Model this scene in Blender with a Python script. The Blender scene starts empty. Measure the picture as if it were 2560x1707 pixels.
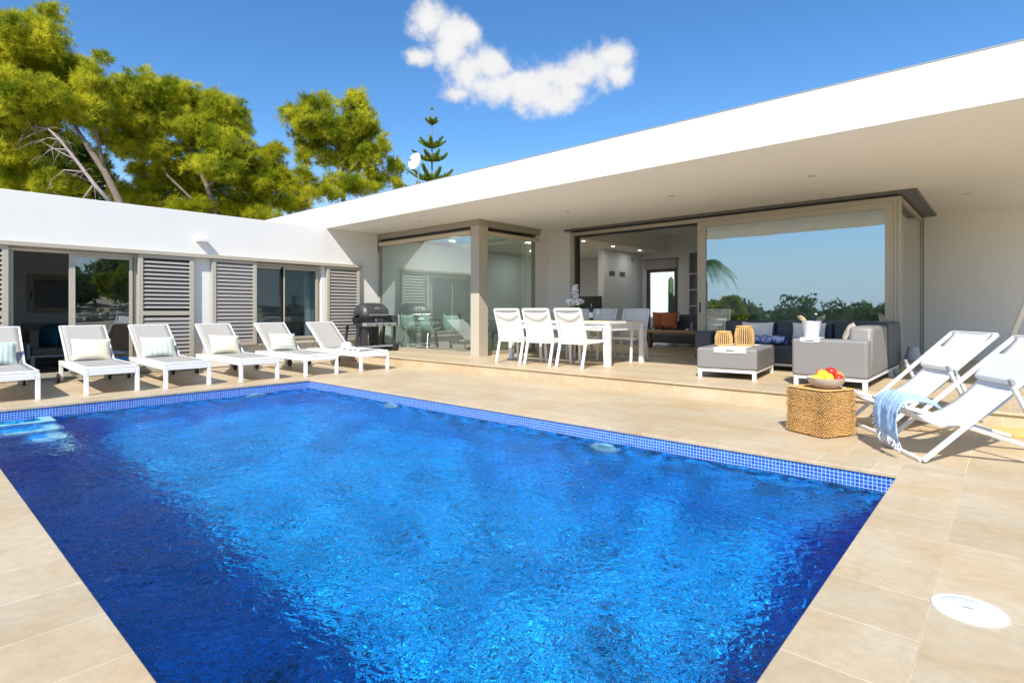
import bpy, math, random
import numpy as np
from mathutils import Vector, Matrix
R = math.radians
sc = bpy.context.scene
C = sc.collection
rng = np.random.default_rng(11)
random.seed(4)

# ------------------------------------------------------------------ camera
cam = bpy.data.cameras.new('camera')
cam_o = bpy.data.objects.new('camera', cam)
C.objects.link(cam_o); sc.camera = cam_o
cam_o.location = (0, 0, 1.1115)
cam_o.rotation_euler = (R(90), 0, R(41.70))
cam.lens = 19.64; cam.sensor_width = 36; cam.shift_y = -76.35 / 2560
cam.clip_start = .05; cam.clip_end = 2000

# ------------------------------------------------------------------ sky
world = bpy.data.worlds.new('World'); sc.world = world; world.use_nodes = True
nt = world.node_tree; N = nt.nodes; L = nt.links
def nd(t, **k):
    n = N.new(t)
    for a, v in k.items(): setattr(n, a, v)
    return n
def mth(op, a, b=None, c=None):
    n = N.new('ShaderNodeMath'); n.operation = op
    for i, v in enumerate((a, b, c)):
        if v is None: continue
        if isinstance(v, (int, float)): n.inputs[i].default_value = v
        else: L.new(v, n.inputs[i])
    return n.outputs[0]
sky = nd('ShaderNodeTexSky', sky_type='NISHITA', sun_disc=False)
sky.sun_elevation = R(44.2); sky.sun_rotation = R(153.4)
sky.air_density = 1.0; sky.dust_density = 0; sky.ozone_density = 3.0
hsv = nd('ShaderNodeHueSaturation'); hsv.inputs['Saturation'].default_value = 1.16; hsv.inputs['Value'].default_value = .66
tint = nd('ShaderNodeMix', data_type='RGBA', blend_type='MULTIPLY'); tint.inputs['Factor'].default_value = 1
L.new(sky.outputs[0], tint.inputs['A']); tint.inputs['B'].default_value = (.93, 1.02, 1.10, 1)
L.new(tint.outputs['Result'], hsv.inputs['Color'])
tc = nd('ShaderNodeTexCoord')
def dirvec(px, py):      # direction on the sky dome
    r = Vector((math.cos(R(41.7)), math.sin(R(41.7)), 0)); f = Vector((-math.sin(R(41.7)), math.cos(R(41.7)), 0))
    return (f + r * ((px - 1280) / 1396.6) + Vector((0, 0, 1)) * ((777.2 - py) / 1396.6)).normalized()
c0 = dirvec(1290, 180)
U_ = c0.cross(Vector((0, 0, 1))).normalized(); V_ = U_.cross(c0)
def dot(vec):
    n = N.new('ShaderNodeVectorMath'); n.operation = 'DOT_PRODUCT'
    L.new(tc.outputs['Generated'], n.inputs[0]); n.inputs[1].default_value = vec
    return n.outputs['Value']
dc = mth('MAXIMUM', dot(c0), .05)
u = mth('DIVIDE', dot(U_), dc); v = mth('DIVIDE', dot(V_), dc)
cxyz = N.new('ShaderNodeCombineXYZ'); L.new(u, cxyz.inputs[0]); L.new(v, cxyz.inputs[1])
nz = nd('ShaderNodeTexNoise'); nz.inputs['Scale'].default_value = 9; nz.inputs['Detail'].default_value = 9; nz.inputs['Roughness'].default_value = .62
L.new(cxyz.outputs[0], nz.inputs['Vector'])
nz2 = nd('ShaderNodeTexNoise'); nz2.inputs['Scale'].default_value = 30; nz2.inputs['Detail'].default_value = 9; nz2.inputs['Roughness'].default_value = .6
L.new(cxyz.outputs[0], nz2.inputs['Vector'])
def uv_of(px, py):
    d = dirvec(px, py); return d.dot(U_) / d.dot(c0), d.dot(V_) / d.dot(c0)
puffs = [(1072, 55, 44, 44), (1130, 85, 60, 42), (1175, 75, 30, 24), (1125, 125, 42, 50), (1045, 142, 38, 22), (1165, 190, 48, 62),
         (1230, 170, 60, 50), (1235, 215, 120, 40), (1330, 215, 90, 58), (1400, 190, 90, 42), (1470, 165, 80, 42), (1530, 140, 48, 34),
         (1380, 255, 60, 30), (1150, 235, 45, 26), (1545, 185, 30, 24), (1430, 235, 40, 26)]
acc = None
for (px, py, rx, ry) in puffs:
    cu, cv = uv_of(px, py)
    du = mth('MULTIPLY', mth('SUBTRACT', u, cu), 1396.6 / rx); dv = mth('MULTIPLY', mth('SUBTRACT', v, cv), 1396.6 / ry)
    g = mth('SUBTRACT', 1.0, mth('SQRT', mth('ADD', mth('MULTIPLY', du, du), mth('MULTIPLY', dv, dv))))
    acc = g if acc is None else mth('SMOOTH_MAX', acc, g, .35)
dens = mth('ADD', acc, mth('MULTIPLY', mth('SUBTRACT', nz.outputs[0], .5), 2.5))
dens = mth('ADD', dens, mth('MULTIPLY', mth('SUBTRACT', nz2.outputs[0], .5), 1.6))
mr = nd('ShaderNodeMapRange', interpolation_type='SMOOTHSTEP'); mr.inputs[1].default_value = -.25; mr.inputs[2].default_value = .75
L.new(dens, mr.inputs[0])
cloud_amt = mth('MULTIPLY', mr.outputs[0], mth('GREATER_THAN', dot(c0), .1))
cr = nd('ShaderNodeMapRange'); cr.inputs[1].default_value = .2; cr.inputs[2].default_value = 1.5; cr.inputs[3].default_value = 3.2; cr.inputs[4].default_value = 3.65
L.new(dens, cr.inputs[0])
cc = N.new('ShaderNodeCombineColor')
L.new(mth('MULTIPLY', cr.outputs[0], .985), cc.inputs[0]); L.new(mth('MULTIPLY', cr.outputs[0], .985), cc.inputs[1]); L.new(cr.outputs[0], cc.inputs[2])
mx = nd('ShaderNodeMix', data_type='RGBA'); L.new(cloud_amt, mx.inputs['Factor'])
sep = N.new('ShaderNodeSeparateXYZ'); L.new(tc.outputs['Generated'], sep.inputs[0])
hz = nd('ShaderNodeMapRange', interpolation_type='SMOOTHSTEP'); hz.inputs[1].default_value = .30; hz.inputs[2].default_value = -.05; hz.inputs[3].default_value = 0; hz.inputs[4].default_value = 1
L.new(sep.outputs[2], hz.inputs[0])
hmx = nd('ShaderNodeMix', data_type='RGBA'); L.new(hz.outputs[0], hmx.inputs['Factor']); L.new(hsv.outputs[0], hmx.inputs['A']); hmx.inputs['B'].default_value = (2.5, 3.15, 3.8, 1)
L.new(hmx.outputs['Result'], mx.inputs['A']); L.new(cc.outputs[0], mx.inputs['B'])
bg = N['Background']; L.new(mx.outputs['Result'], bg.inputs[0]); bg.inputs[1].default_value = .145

# ------------------------------------------------------------------ sun and exposure
sun = bpy.data.lights.new('sun', 'SUN'); sun.energy = 3.5; sun.angle = R(.5); sun.color = (1, .95, .87)
sun_o = bpy.data.objects.new('sun', sun); C.objects.link(sun_o)
sun_o.rotation_euler = Vector((.46, -.92, 1)).to_track_quat('Z', 'Y').to_euler()
sun.cycles.is_caustics_light = True
sc.view_settings.view_transform = 'Standard'; sc.view_settings.look = 'None'
sc.view_settings.exposure = .88; sc.view_settings.gamma = 1
sc.cycles.caustics_refractive = True; sc.cycles.caustics_reflective = False
sc.cycles.max_bounces = 10; sc.cycles.transparent_max_bounces = 16; sc.cycles.diffuse_bounces = 7; sc.cycles.glossy_bounces = 5
sc.cycles.use_denoising = True; sc.cycles.sample_clamp_indirect = 12

# ------------------------------------------------------------------ materials
def M(name, col, rough=.5, var=.06, scale=6, bump=0, bscale=60, metal=0, spec=None, trans=0, coords='Object', emit=0, sheen=0):
    m = bpy.data.materials.new(name); m.use_nodes = True
    n = m.node_tree.nodes; l = m.node_tree.links; b = n['Principled BSDF']
    b.inputs['Roughness'].default_value = rough; b.inputs['Metallic'].default_value = metal
    if spec is not None: b.inputs['Specular IOR Level'].default_value = spec
    b.inputs['Base Color'].default_value = (*col, 1)
    t = n.new('ShaderNodeTexCoord')
    if var:
        z = n.new('ShaderNodeTexNoise'); z.inputs['Scale'].default_value = scale; z.inputs['Detail'].default_value = 5
        l.new(t.outputs[coords], z.inputs['Vector'])
        x = n.new('ShaderNodeMix'); x.data_type = 'RGBA'
        x.inputs['A'].default_value = (*[c * (1 - var) for c in col], 1); x.inputs['B'].default_value = (*[min(.95, c * (1 + var)) for c in col], 1)
        l.new(z.outputs[0], x.inputs['Factor']); l.new(x.outputs['Result'], b.inputs['Base Color'])
    if bump:
        z2 = n.new('ShaderNodeTexNoise'); z2.inputs['Scale'].default_value = bscale; z2.inputs['Detail'].default_value = 3
        l.new(t.outputs[coords], z2.inputs['Vector'])
        bp = n.new('ShaderNodeBump'); bp.inputs['Strength'].default_value = bump; bp.inputs['Distance'].default_value = .01
        l.new(z2.outputs[0], bp.inputs['Height']); l.new(bp.outputs[0], b.inputs['Normal'])
    if emit:
        b.inputs['Emission Color'].default_value = (*col, 1); b.inputs['Emission Strength'].default_value = emit
    return m

def tile_mat(name, bw, bh, mort, c1, c2, cm, stain, rough=.45, coords='Object', loc=(0, 0, 0), msize=None, streak=(1, 1, 1), spec=.4, ns=1.3, offset=0.):
    m = bpy.data.materials.new(name); m.use_nodes = True
    n = m.node_tree.nodes; l = m.node_tree.links; b = n['Principled BSDF']
    t = n.new('ShaderNodeTexCoord'); mp = n.new('ShaderNodeMapping'); mp.inputs['Location'].default_value = loc
    l.new(t.outputs[coords], mp.inputs[0])
    br = n.new('ShaderNodeTexBrick'); br.offset = offset; br.inputs['Scale'].default_value = 1
    br.inputs['Brick Width'].default_value = bw; br.inputs['Row Height'].default_value = bh; br.inputs['Mortar Size'].default_value = mort
    br.inputs['Mortar Smooth'].default_value = .3
    br.inputs['Color1'].default_value = (*c1, 1); br.inputs['Color2'].default_value = (*c2, 1); br.inputs['Mortar'].default_value = (*cm, 1)
    l.new(mp.outputs[0], br.inputs['Vector'])
    out = br.outputs['Color']
    if stain:
        mp2 = n.new('ShaderNodeMapping'); mp2.inputs['Scale'].default_value = streak; l.new(t.outputs[coords], mp2.inputs[0])
        z = n.new('ShaderNodeTexNoise'); z.inputs['Scale'].default_value = ns; z.inputs['Detail'].default_value = 7; z.inputs['Roughness'].default_value = .62
        l.new(mp2.outputs[0], z.inputs['Vector'])
        rp = n.new('ShaderNodeMapRange'); rp.inputs[1].default_value = .42; rp.inputs[2].default_value = .72; rp.inputs[4].default_value = .75
        l.new(z.outputs[0], rp.inputs[0])
        x = n.new('ShaderNodeMix'); x.data_type = 'RGBA'; x.blend_type = 'MULTIPLY'; l.new(rp.outputs[0], x.inputs['Factor'])
        l.new(out, x.inputs['A']); x.inputs['B'].default_value = (*stain, 1); out = x.outputs['Result']
        z3 = n.new('ShaderNodeTexNoise'); z3.inputs['Scale'].default_value = ns * 9; z3.inputs['Detail'].default_value = 8; z3.inputs['Roughness'].default_value = .75
        l.new(mp2.outputs[0], z3.inputs['Vector'])
        rp3 = n.new('ShaderNodeMapRange'); rp3.inputs[1].default_value = .3; rp3.inputs[2].default_value = .7; rp3.inputs[3].default_value = .85; rp3.inputs[4].default_value = 1.09
        l.new(z3.outputs[0], rp3.inputs[0])
        x3 = n.new('ShaderNodeMix'); x3.data_type = 'RGBA'; x3.blend_type = 'MULTIPLY'; x3.inputs['Factor'].default_value = 1
        l.new(out, x3.inputs['A']); l.new(rp3.outputs[0], x3.inputs['B']); out = x3.outputs['Result']
    l.new(out, b.inputs['Base Color']); b.inputs['Roughness'].default_value = rough; b.inputs['Specular IOR Level'].default_value = spec
    bp = n.new('ShaderNodeBump'); bp.inputs['Strength'].default_value = .35; bp.inputs['Distance'].default_value = .003
    inv = n.new('ShaderNodeMath'); inv.operation = 'SUBTRACT'; inv.inputs[0].default_value = 1; l.new(br.outputs['Fac'], inv.inputs[1])
    l.new(inv.outputs[0], bp.inputs['Height']); l.new(bp.outputs[0], b.inputs['Normal'])
    return m

def glass_mat(name, refl, tint, gtint=(1, 1, 1)):
    m = bpy.data.materials.new(name); m.use_nodes = True
    n = m.node_tree.nodes; l = m.node_tree.links; n.clear()
    o = n.new('ShaderNodeOutputMaterial'); t = n.new('ShaderNodeBsdfTransparent'); t.inputs[0].default_value = (*tint, 1)
    g = n.new('ShaderNodeBsdfGlossy'); g.inputs['Roughness'].default_value = 0; g.inputs['Color'].default_value = (*gtint, 1)
    f = n.new('ShaderNodeLayerWeight'); f.inputs[0].default_value = .5
    p5 = n.new('ShaderNodeMath'); p5.operation = 'POWER'; l.new(f.outputs['Facing'], p5.inputs[0]); p5.inputs[1].default_value = 4.5
    a = n.new('ShaderNodeMath'); a.operation = 'MULTIPLY_ADD'; l.new(p5.outputs[0], a.inputs[0]); a.inputs[1].default_value = 1 - refl; a.inputs[2].default_value = refl
    a.use_clamp = True
    # slow waviness of float glass
    tcn = n.new('ShaderNodeTexCoord'); z = n.new('ShaderNodeTexNoise'); z.inputs['Scale'].default_value = .9; l.new(tcn.outputs['Object'], z.inputs['Vector'])
    bp = n.new('ShaderNodeBump'); bp.inputs['Strength'].default_value = .12; bp.inputs['Distance'].default_value = .02
    l.new(z.outputs[0], bp.inputs['Height']); l.new(bp.outputs[0], g.inputs['Normal'])
    x = n.new('ShaderNodeMixShader'); l.new(a.outputs[0], x.inputs[0]); l.new(t.outputs[0], x.inputs[1]); l.new(g.outputs[0], x.inputs[2]); l.new(x.outputs[0], o.inputs[0])
    return m

def leaf_mat(name, c1, c2, trans=.35, scale=2.2):
    m = bpy.data.materials.new(name); m.use_nodes = True
    n = m.node_tree.nodes; l = m.node_tree.links; n.clear()
    o = n.new('ShaderNodeOutputMaterial'); d = n.new('ShaderNodeBsdfDiffuse'); tr = n.new('ShaderNodeBsdfTranslucent')
    t = n.new('ShaderNodeTexCoord'); z = n.new('ShaderNodeTexNoise'); z.inputs['Scale'].default_value = scale; z.inputs['Detail'].default_value = 4
    l.new(t.outputs['Object'], z.inputs['Vector'])
    rp = n.new('ShaderNodeMapRange'); rp.inputs[1].default_value = .35; rp.inputs[2].default_value = .65; l.new(z.outputs[0], rp.inputs[0])
    x = n.new('ShaderNodeMix'); x.data_type = 'RGBA'; x.inputs['A'].default_value = (*c1, 1); x.inputs['B'].default_value = (*c2, 1); l.new(rp.outputs[0], x.inputs['Factor'])
    l.new(x.outputs['Result'], d.inputs[0]); l.new(x.outputs['Result'], tr.inputs[0])
    s = n.new('ShaderNodeMixShader'); s.inputs[0].default_value = trans; l.new(d.outputs[0], s.inputs[1]); l.new(tr.outputs[0], s.inputs[2]); l.new(s.outputs[0], o.inputs[0])
    return m

def wave_stripe(name, ca, cb, scale, axis='X', rough=.9, detail=0):
    m = M(name, ca, rough, var=0)
    n = m.node_tree.nodes; l = m.node_tree.links; t = n['Texture Coordinate']
    w = n.new('ShaderNodeTexWave'); w.bands_direction = axis; w.inputs['Scale'].default_value = scale; w.inputs['Distortion'].default_value = detail
    l.new(t.outputs['Object'], w.inputs['Vector'])
    r = n.new('ShaderNodeValToRGB'); r.color_ramp.elements[0].position = .35; r.color_ramp.elements[1].position = .65
    r.color_ramp.elements[0].color = (*ca, 1); r.color_ramp.elements[1].color = (*cb, 1)
    l.new(w.outputs['Fac'], r.inputs[0]); l.new(r.outputs[0], n['Principled BSDF'].inputs['Base Color'])
    return m

m_white = M('white_render', (.80, .778, .73), .85, var=.035, scale=1.3, bump=.15, bscale=70)
m_bright = M('lifted_white_render', (.88, .862, .81), .85, var=.03, scale=1.1, bump=.12, bscale=70)  # same white render, lightened to lift the shaded soffit and right-hand wall
m_inner = M('white_plaster', (.70, .71, .72), .85, var=.02, scale=2)
m_taupe = M('taupe_aluminium', (.36, .31, .23), .42, var=.04, scale=3)
m_taupe_l = M('light_taupe_aluminium', (.49, .44, .345), .42, var=.04, scale=3)
m_slat = M('shutter_slat', (.36, .335, .30), .45, var=.05)
m_dark = M('gasket_and_gap_dark', (.03, .03, .03), .5, var=.1)
m_blind = M('cream_fabric', (.66, .56, .40), .8, var=.05)
m_glass = glass_mat('clear_glass', .24, (.84, .94, .92))
m_glass_r = glass_mat('reflective_glass', .40, (.80, .88, .88), (.86, .95, 1))
m_glass_w = glass_mat('wing_glass', .22, (.62, .68, .68))
STONE = dict(c1=(.61, .50, .34), c2=(.525, .43, .29), cm=(.71, .62, .46), stain=(.88, .71, .49))
m_deck = tile_mat('stone_deck', .72, .72, .0035, loc=(.226, -.52, 0), streak=(1.0, 1.6, 1), **STONE)
m_coping = tile_mat('stone_coping', .353, .353, .0035, loc=(.004, .004, 0), ns=1.9, **STONE)
m_terr = tile_mat('stone_terrace', .72, .72, .003, loc=(0, -6.893, 0), streak=(.7, 2.2, 1), **STONE)
m_riser = tile_mat('stone_riser', .36, .5, .003, loc=(.05, 0, .3), coords='UV', ns=1.9, **STONE)
m_mosaic = tile_mat('blue_mosaic', .0265, .0265, .0022, (.001, .06, .48), (.02, .62, 1.0), (.012, .28, .86), None, rough=.12, coords='UV', spec=.6)
m_band = tile_mat('waterline_mosaic', .0265, .0265, .0024, (.008, .075, .40), (.020, .17, .62), (.50, .62, .84), None, rough=.15, coords='UV', spec=.6)
_n = m_mosaic.node_tree.nodes; _l = m_mosaic.node_tree.links; _b = _n['Principled BSDF']; _src = _b.inputs['Base Color'].links[0].from_socket
_z = _n.new('ShaderNodeTexVoronoi'); _z.inputs['Scale'].default_value = 12.5; _l.new(_n['Texture Coordinate'].outputs['UV'], _z.inputs['Vector'])  # tile patches lightened and darkened to imitate ripple flecks of light
_sx = _n.new('ShaderNodeSeparateXYZ'); _l.new(_z.outputs['Color'], _sx.inputs[0])
_m = _n.new('ShaderNodeMapRange'); _m.inputs[3].default_value = .16; _m.inputs[4].default_value = 1.85; _l.new(_sx.outputs[0], _m.inputs[0])
_x = _n.new('ShaderNodeMix'); _x.data_type = 'RGBA'; _x.blend_type = 'MULTIPLY'; _x.inputs['Factor'].default_value = 1; _l.new(_src, _x.inputs['A']); _l.new(_m.outputs[0], _x.inputs['B']); _l.new(_x.outputs['Result'], _b.inputs['Base Color'])
m_edge = M('white_step_nosing', (.78, .84, .86), .5, var=.04)
m_wframe = M('white_powder_coat', (.80, .80, .79), .35, var=.02)
m_mesh = M('grey_sling_mesh', (.40, .375, .34), .8, var=.06, scale=40, bump=.15, bscale=400)
m_wsling = M('white_sling_mesh', (.80, .79, .76), .75, var=.03, scale=30, bump=.12, bscale=350)
m_cream = M('cream_cotton', (.80, .73, .54), .95, var=.05, scale=10, bump=.25, bscale=60)
m_stripe = wave_stripe('striped_cotton', (.76, .72, .55), (.38, .60, .62), 5.2, 'X', detail=.8)
m_stripe2 = wave_stripe('pale_striped_cotton', (.80, .76, .62), (.56, .60, .54), 4.6, 'Y', detail=.6)
m_rubber = M('black_rubber', (.02, .02, .022), .6, var=.1)
m_black = M('black_enamel', (.018, .018, .02), .25, var=.1)
m_char = M('charcoal_steel', (.05, .05, .055), .4, var=.1)
m_steel = M('brushed_steel', (.55, .55, .55), .3, var=.05, metal=.9)
m_greypl = M('grey_plastic', (.30, .31, .31), .5, var=.06)
m_sofa = M('grey_outdoor_vinyl', (.235, .225, .21), .45, var=.07, scale=7, bump=.06, bscale=30)
m_sofa_d = M('slate_and_shaded_vinyl', (.055, .062, .08), .45, var=.1, scale=7)  # indoor sofa's slate; on the corner sofa, its grey with shade painted in
m_pillow = M('pale_linen', (.84, .82, .78), .95, var=.07, scale=14, bump=.3, bscale=70)
m_rope = M('natural_rope', (.58, .36, .13), .9, var=.3, scale=60)
m_rope2 = M('seagrass_rope', (.60, .34, .115), .85, var=.5, scale=30)
m_towel = M('pale_blue_cotton', (.42, .60, .84), .95, var=.15, scale=18, bump=.4, bscale=90)
m_fringe = M('white_cotton_fringe', (.72, .76, .80), .95, var=.1)
m_bluetow = M('blue_white_cotton', (.16, .21, .52), .95, var=.0)
m_straw = M('straw', (.62, .43, .16), .9, var=.2, scale=40, bump=.4, bscale=120)
m_wood = M('light_wood', (.42, .27, .12), .55, var=.25, scale=12)
m_bowl = M('pale_wood_bowl', (.72, .58, .43), .6, var=.12, scale=20)
m_lemon = M('lemon_skin', (.80, .62, .03), .45, var=.1, scale=30, bump=.1)
m_apple = M('red_skin', (.62, .035, .02), .25, var=.3, scale=18)
m_peach = M('orange_skin', (.72, .26, .06), .4, var=.3, scale=14)
m_orange = M('terracotta_cotton', (.40, .12, .055), .95, var=.08, scale=20, bump=.2)
m_teal = M('blue_cotton', (.02, .16, .24), .95, var=.1)
m_beigef = M('beige_cushion', (.36, .31, .25), .95, var=.06)
m_patio = M('patio_plaster', (.80, .80, .78), .9, var=.03)
m_cactus = M('cactus_green', (.05, .10, .035), .7, var=.2, scale=15)
m_bark = M('pine_bark', (.20, .15, .12), .95, var=.35, scale=6, bump=.6, bscale=20)
m_deadbark = M('grey_dead_wood', (.34, .28, .26), .95, var=.2, scale=8)
m_pine = leaf_mat('pine_needles', (.17, .235, .015), (.72, .68, .05), .45, 1.0)
m_pine_b = leaf_mat('pine_needles_brownish', (.20, .25, .012), (.58, .54, .03), .42, 1.0)
m_nor = leaf_mat('norfolk_needles', (.20, .28, .05), (.42, .50, .08), .45)
m_leafd = leaf_mat('dark_leaves', (.09, .15, .06), (.17, .25, .08), .35)
m_leafy = leaf_mat('yellow_green_leaves', (.16, .22, .02), (.30, .32, .03), .4)
m_palm = leaf_mat('palm_leaves', (.12, .20, .08), (.24, .33, .12), .4)
m_lampw = M('lamp_glow', (1, .95, .85), .5, var=0, emit=2.5)
m_vglass = glass_mat('drinking_glass', .12, (.93, .95, .96))
m_petal = M('white_petals', (.82, .80, .80), .8, var=.05)
m_bottle = M('dark_wine_glass', (.01, .015, .03), .1, var=0)
m_label = M('paper_label', (.7, .7, .68), .7, var=.03)
m_shell = M('pale_shell_plastic', (.76, .80, .70), .4, var=.03)
m_soil = M('dry_grass_soil', (.36, .32, .20), .95, var=.5, scale=1.2, bump=.5, bscale=6)
m_rock = M('pale_field_stone', (.45, .40, .33), .9, var=.35, scale=3, bump=.6, bscale=8)

# ------------------------------------------------------------------ mesh helpers
class MB:
    def __init__(s): s.v = []; s.f = []
    def add(s, vs, fs):
        o = len(s.v); s.v += [tuple(p) for p in vs]; s.f += [tuple(o + i for i in q) for q in fs]; return s
    def box(s, x0, x1, y0, y1, z0, z1):
        if x0 > x1: x0, x1 = x1, x0
        if y0 > y1: y0, y1 = y1, y0
        if z0 > z1: z0, z1 = z1, z0
        v = [(x0, y0, z0), (x1, y0, z0), (x1, y1, z0), (x0, y1, z0), (x0, y0, z1), (x1, y0, z1), (x1, y1, z1), (x0, y1, z1)]
        return s.add(v, [(3, 2, 1, 0), (4, 5, 6, 7), (0, 1, 5, 4), (1, 2, 6, 5), (2, 3, 7, 6), (3, 0, 4, 7)])
    def bar(s, p0, p1, w, h, up=(0, 0, 1)):
        p0 = Vector(p0); p1 = Vector(p1); d = (p1 - p0).normalized(); up = Vector(up)
        if abs(d.dot(up)) > .98: up = Vector((0, 1, 0))
        a = d.cross(up).normalized(); b = a.cross(d)
        vs = [p + a * (i * w / 2) + b * (j * h / 2) for p in (p0, p1) for i, j in ((-1, -1), (1, -1), (1, 1), (-1, 1))]
        return s.add(vs, [(3, 2, 1, 0), (4, 5, 6, 7), (0, 1, 5, 4), (1, 2, 6, 5), (2, 3, 7, 6), (3, 0, 4, 7)])
    def tube(s, pts, r, n=8, cap=True):
        pts = [Vector(p) for p in pts]; rs = r if isinstance(r, (list, tuple)) else [r] * len(pts)
        vs = []; prev = None
        for i, p in enumerate(pts):
            d = (pts[min(i + 1, len(pts) - 1)] - pts[max(i - 1, 0)]).normalized()
            if prev is None:
                a = d.orthogonal().normalized()
            else:
                a = (prev - d * prev.dot(d)).normalized()
            prev = a; b = d.cross(a)
            vs += [p + (a * math.cos(t) + b * math.sin(t)) * rs[i] for t in [2 * math.pi * k / n for k in range(n)]]
        fs = []
        for i in range(len(pts) - 1):
            for k in range(n):
                k2 = (k + 1) % n; fs.append((i * n + k, i * n + k2, (i + 1) * n + k2, (i + 1) * n + k))
        if cap: fs += [tuple(range(n))[::-1], tuple((len(pts) - 1) * n + k for k in range(n))]
        return s.add(vs, fs)
    def lathe(s, c, prof, n=24, cap=True):
        vs = []; fs = []
        for (r, z) in prof:
            vs += [(c[0] + r * math.cos(2 * math.pi * k / n), c[1] + r * math.sin(2 * math.pi * k / n), c[2] + z) for k in range(n)]
        for i in range(len(prof) - 1):
            for k in range(n):
                k2 = (k + 1) % n; fs.append((i * n + k, i * n + k2, (i + 1) * n + k2, (i + 1) * n + k))
        if cap: fs += [tuple(range(n))[::-1], tuple((len(prof) - 1) * n + k for k in range(n))]
        return s.add(vs, fs)
    def grid(s, P, thick=0):     # P[i][j] points; optional thickness along z-ish normal
        ni, nj = len(P), len(P[0]); vs = [p for row in P for p in row]
        fs = [(i * nj + j, i * nj + j + 1, (i + 1) * nj + j + 1, (i + 1) * nj + j) for i in range(ni - 1) for j in range(nj - 1)]
        return s.add(vs, fs)
    def prism(s, poly, axis, a, b):   # poly of 2D points extruded along axis
        def mk(p, t): return {'x': (t, p[0], p[1]), 'y': (p[0], t, p[1]), 'z': (p[0], p[1], t)}[axis]
        n = len(poly)
        return s.add([mk(p, a) for p in poly] + [mk(p, b) for p in poly],
                     [tuple(range(n))[::-1], tuple(range(n, 2 * n))] + [(i, (i + 1) % n, n + (i + 1) % n, n + i) for i in range(n)])
    def pillow(s, w, h, t, mat4=None, nn=14):
        P = {}
        vs = []; fs = []
        for side in (1, -1):
            for i in range(nn + 1):
                for j in range(nn + 1):
                    a = -1 + 2 * i / nn; b = -1 + 2 * j / nn
                    x = a * w / 2 * (1 - .07 * (1 - a * a) * 0 - .06 * (1 - b * b)); y = b * h / 2 * (1 - .08 * (1 - a * a))
                    e = max(0, (1 - abs(a) ** 2.6)) ** .55 * max(0, (1 - abs(b) ** 2.6)) ** .55
                    wr = 1 + .10 * math.sin(5 * a + 3 * b) * math.cos(4 * b)
                    vs.append(Vector((x, y, side * t / 2 * e * wr)))
        m = (nn + 1) ** 2
        for i in range(nn):
            for j in range(nn):
                q = (i * (nn + 1) + j, (i + 1) * (nn + 1) + j, (i + 1) * (nn + 1) + j + 1, i * (nn + 1) + j + 1)
                fs.append(q); fs.append(tuple(m + k for k in q[::-1]))
        if mat4 is not None: vs = [mat4 @ p for p in vs]
        return s.add(vs, fs)
    def ball(s, c, r, n=14, sc=(1, 1, 1)):
        prof = []
        vs = []; fs = []
        for i in range(n + 1):
            th = math.pi * i / n
            for k in range(n):
                ph = 2 * math.pi * k / n
                vs.append((c[0] + r * sc[0] * math.sin(th) * math.cos(ph), c[1] + r * sc[1] * math.sin(th) * math.sin(ph), c[2] + r * sc[2] * math.cos(th)))
        for i in range(n):
            for k in range(n):
                fs.append((i * n + k, (i + 1) * n + k, (i + 1) * n + (k + 1) % n, i * n + (k + 1) % n))
        return s.add(vs, fs)
    def build(s, name, mat, parent=None, smooth=False, bevel=0, seg=2, sub=0, uv=False, solid=0):
        me = bpy.data.meshes.new(name); me.from_pydata(s.v, [], s.f); me.materials.append(mat); me.update()
        if uv:
            l = me.uv_layers.new(name='UVMap')
            for p in me.polygons:
                n = p.normal; ax = max(range(3), key=lambda i: abs(n[i]))
                for li in p.loop_indices:
                    q = me.vertices[me.loops[li].vertex_index].co
                    l.data[li].uv = {0: (q.y, q.z), 1: (q.x, q.z), 2: (q.x, q.y)}[ax]
        if smooth:
            me.polygons.foreach_set('use_smooth', [True] * len(me.polygons))
            if smooth != 'all':
                me.set_sharp_from_angle(angle=R(38))
        o = bpy.data.objects.new(name, me); C.objects.link(o)
        if parent: o.parent = parent
        if solid:
            d = o.modifiers.new('solid', 'SOLIDIFY'); d.thickness = solid; d.offset = 0
        if bevel:
            d = o.modifiers.new('bevel', 'BEVEL'); d.width = bevel; d.segments = seg; d.limit_method = 'ANGLE'; d.angle_limit = R(40)
            me.polygons.foreach_set('use_smooth', [True] * len(me.polygons))
            me.set_sharp_from_angle(angle=R(30))
            w = o.modifiers.new('weighted', 'WEIGHTED_NORMAL'); w.keep_sharp = True
        if sub:
            d = o.modifiers.new('sub', 'SUBSURF'); d.levels = sub; d.render_levels = sub
        return o

def tag(o, label, cat, group=None):
    o['label'] = label; o['category'] = cat
    if group: o['group'] = group
    elif 'group' in o: del o['group']
    return o
def thing(name, label, cat, loc=(0, 0, 0), rz=0, group=None):
    o = bpy.data.objects.new(name, None); C.objects.link(o); o.location = loc; o.rotation_euler = (0, 0, rz); o.empty_display_size = .1
    return tag(o, label, cat, group)
def struct(o): o['kind'] = 'structure'; return o
def dup(root, loc, rz=0, label=None, rot=None):
    r = root.copy(); C.objects.link(r); r.location = loc; r.rotation_euler = rot or (0, 0, rz)
    if label: r['label'] = label
    for ch in list(root.children):
        c = ch.copy(); C.objects.link(c); c.parent = r
        for g in list(ch.children):
            d = g.copy(); C.objects.link(d); d.parent = c
    return r

X0, X1, Y0, Y1 = -8.497, -.556, .531, 4.591      # pool
XW = -11.626                                      # wing wall face
T = .174                                          # terrace level
ZS, ZT = 2.994, 3.497                             # soffit, roof top
YF = 6.686                                        # fascia
YD = 10.6                                         # sliding door wall
YR = 6.893                                        # terrace riser
YB = 16.0                                         # back wall indoors

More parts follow.
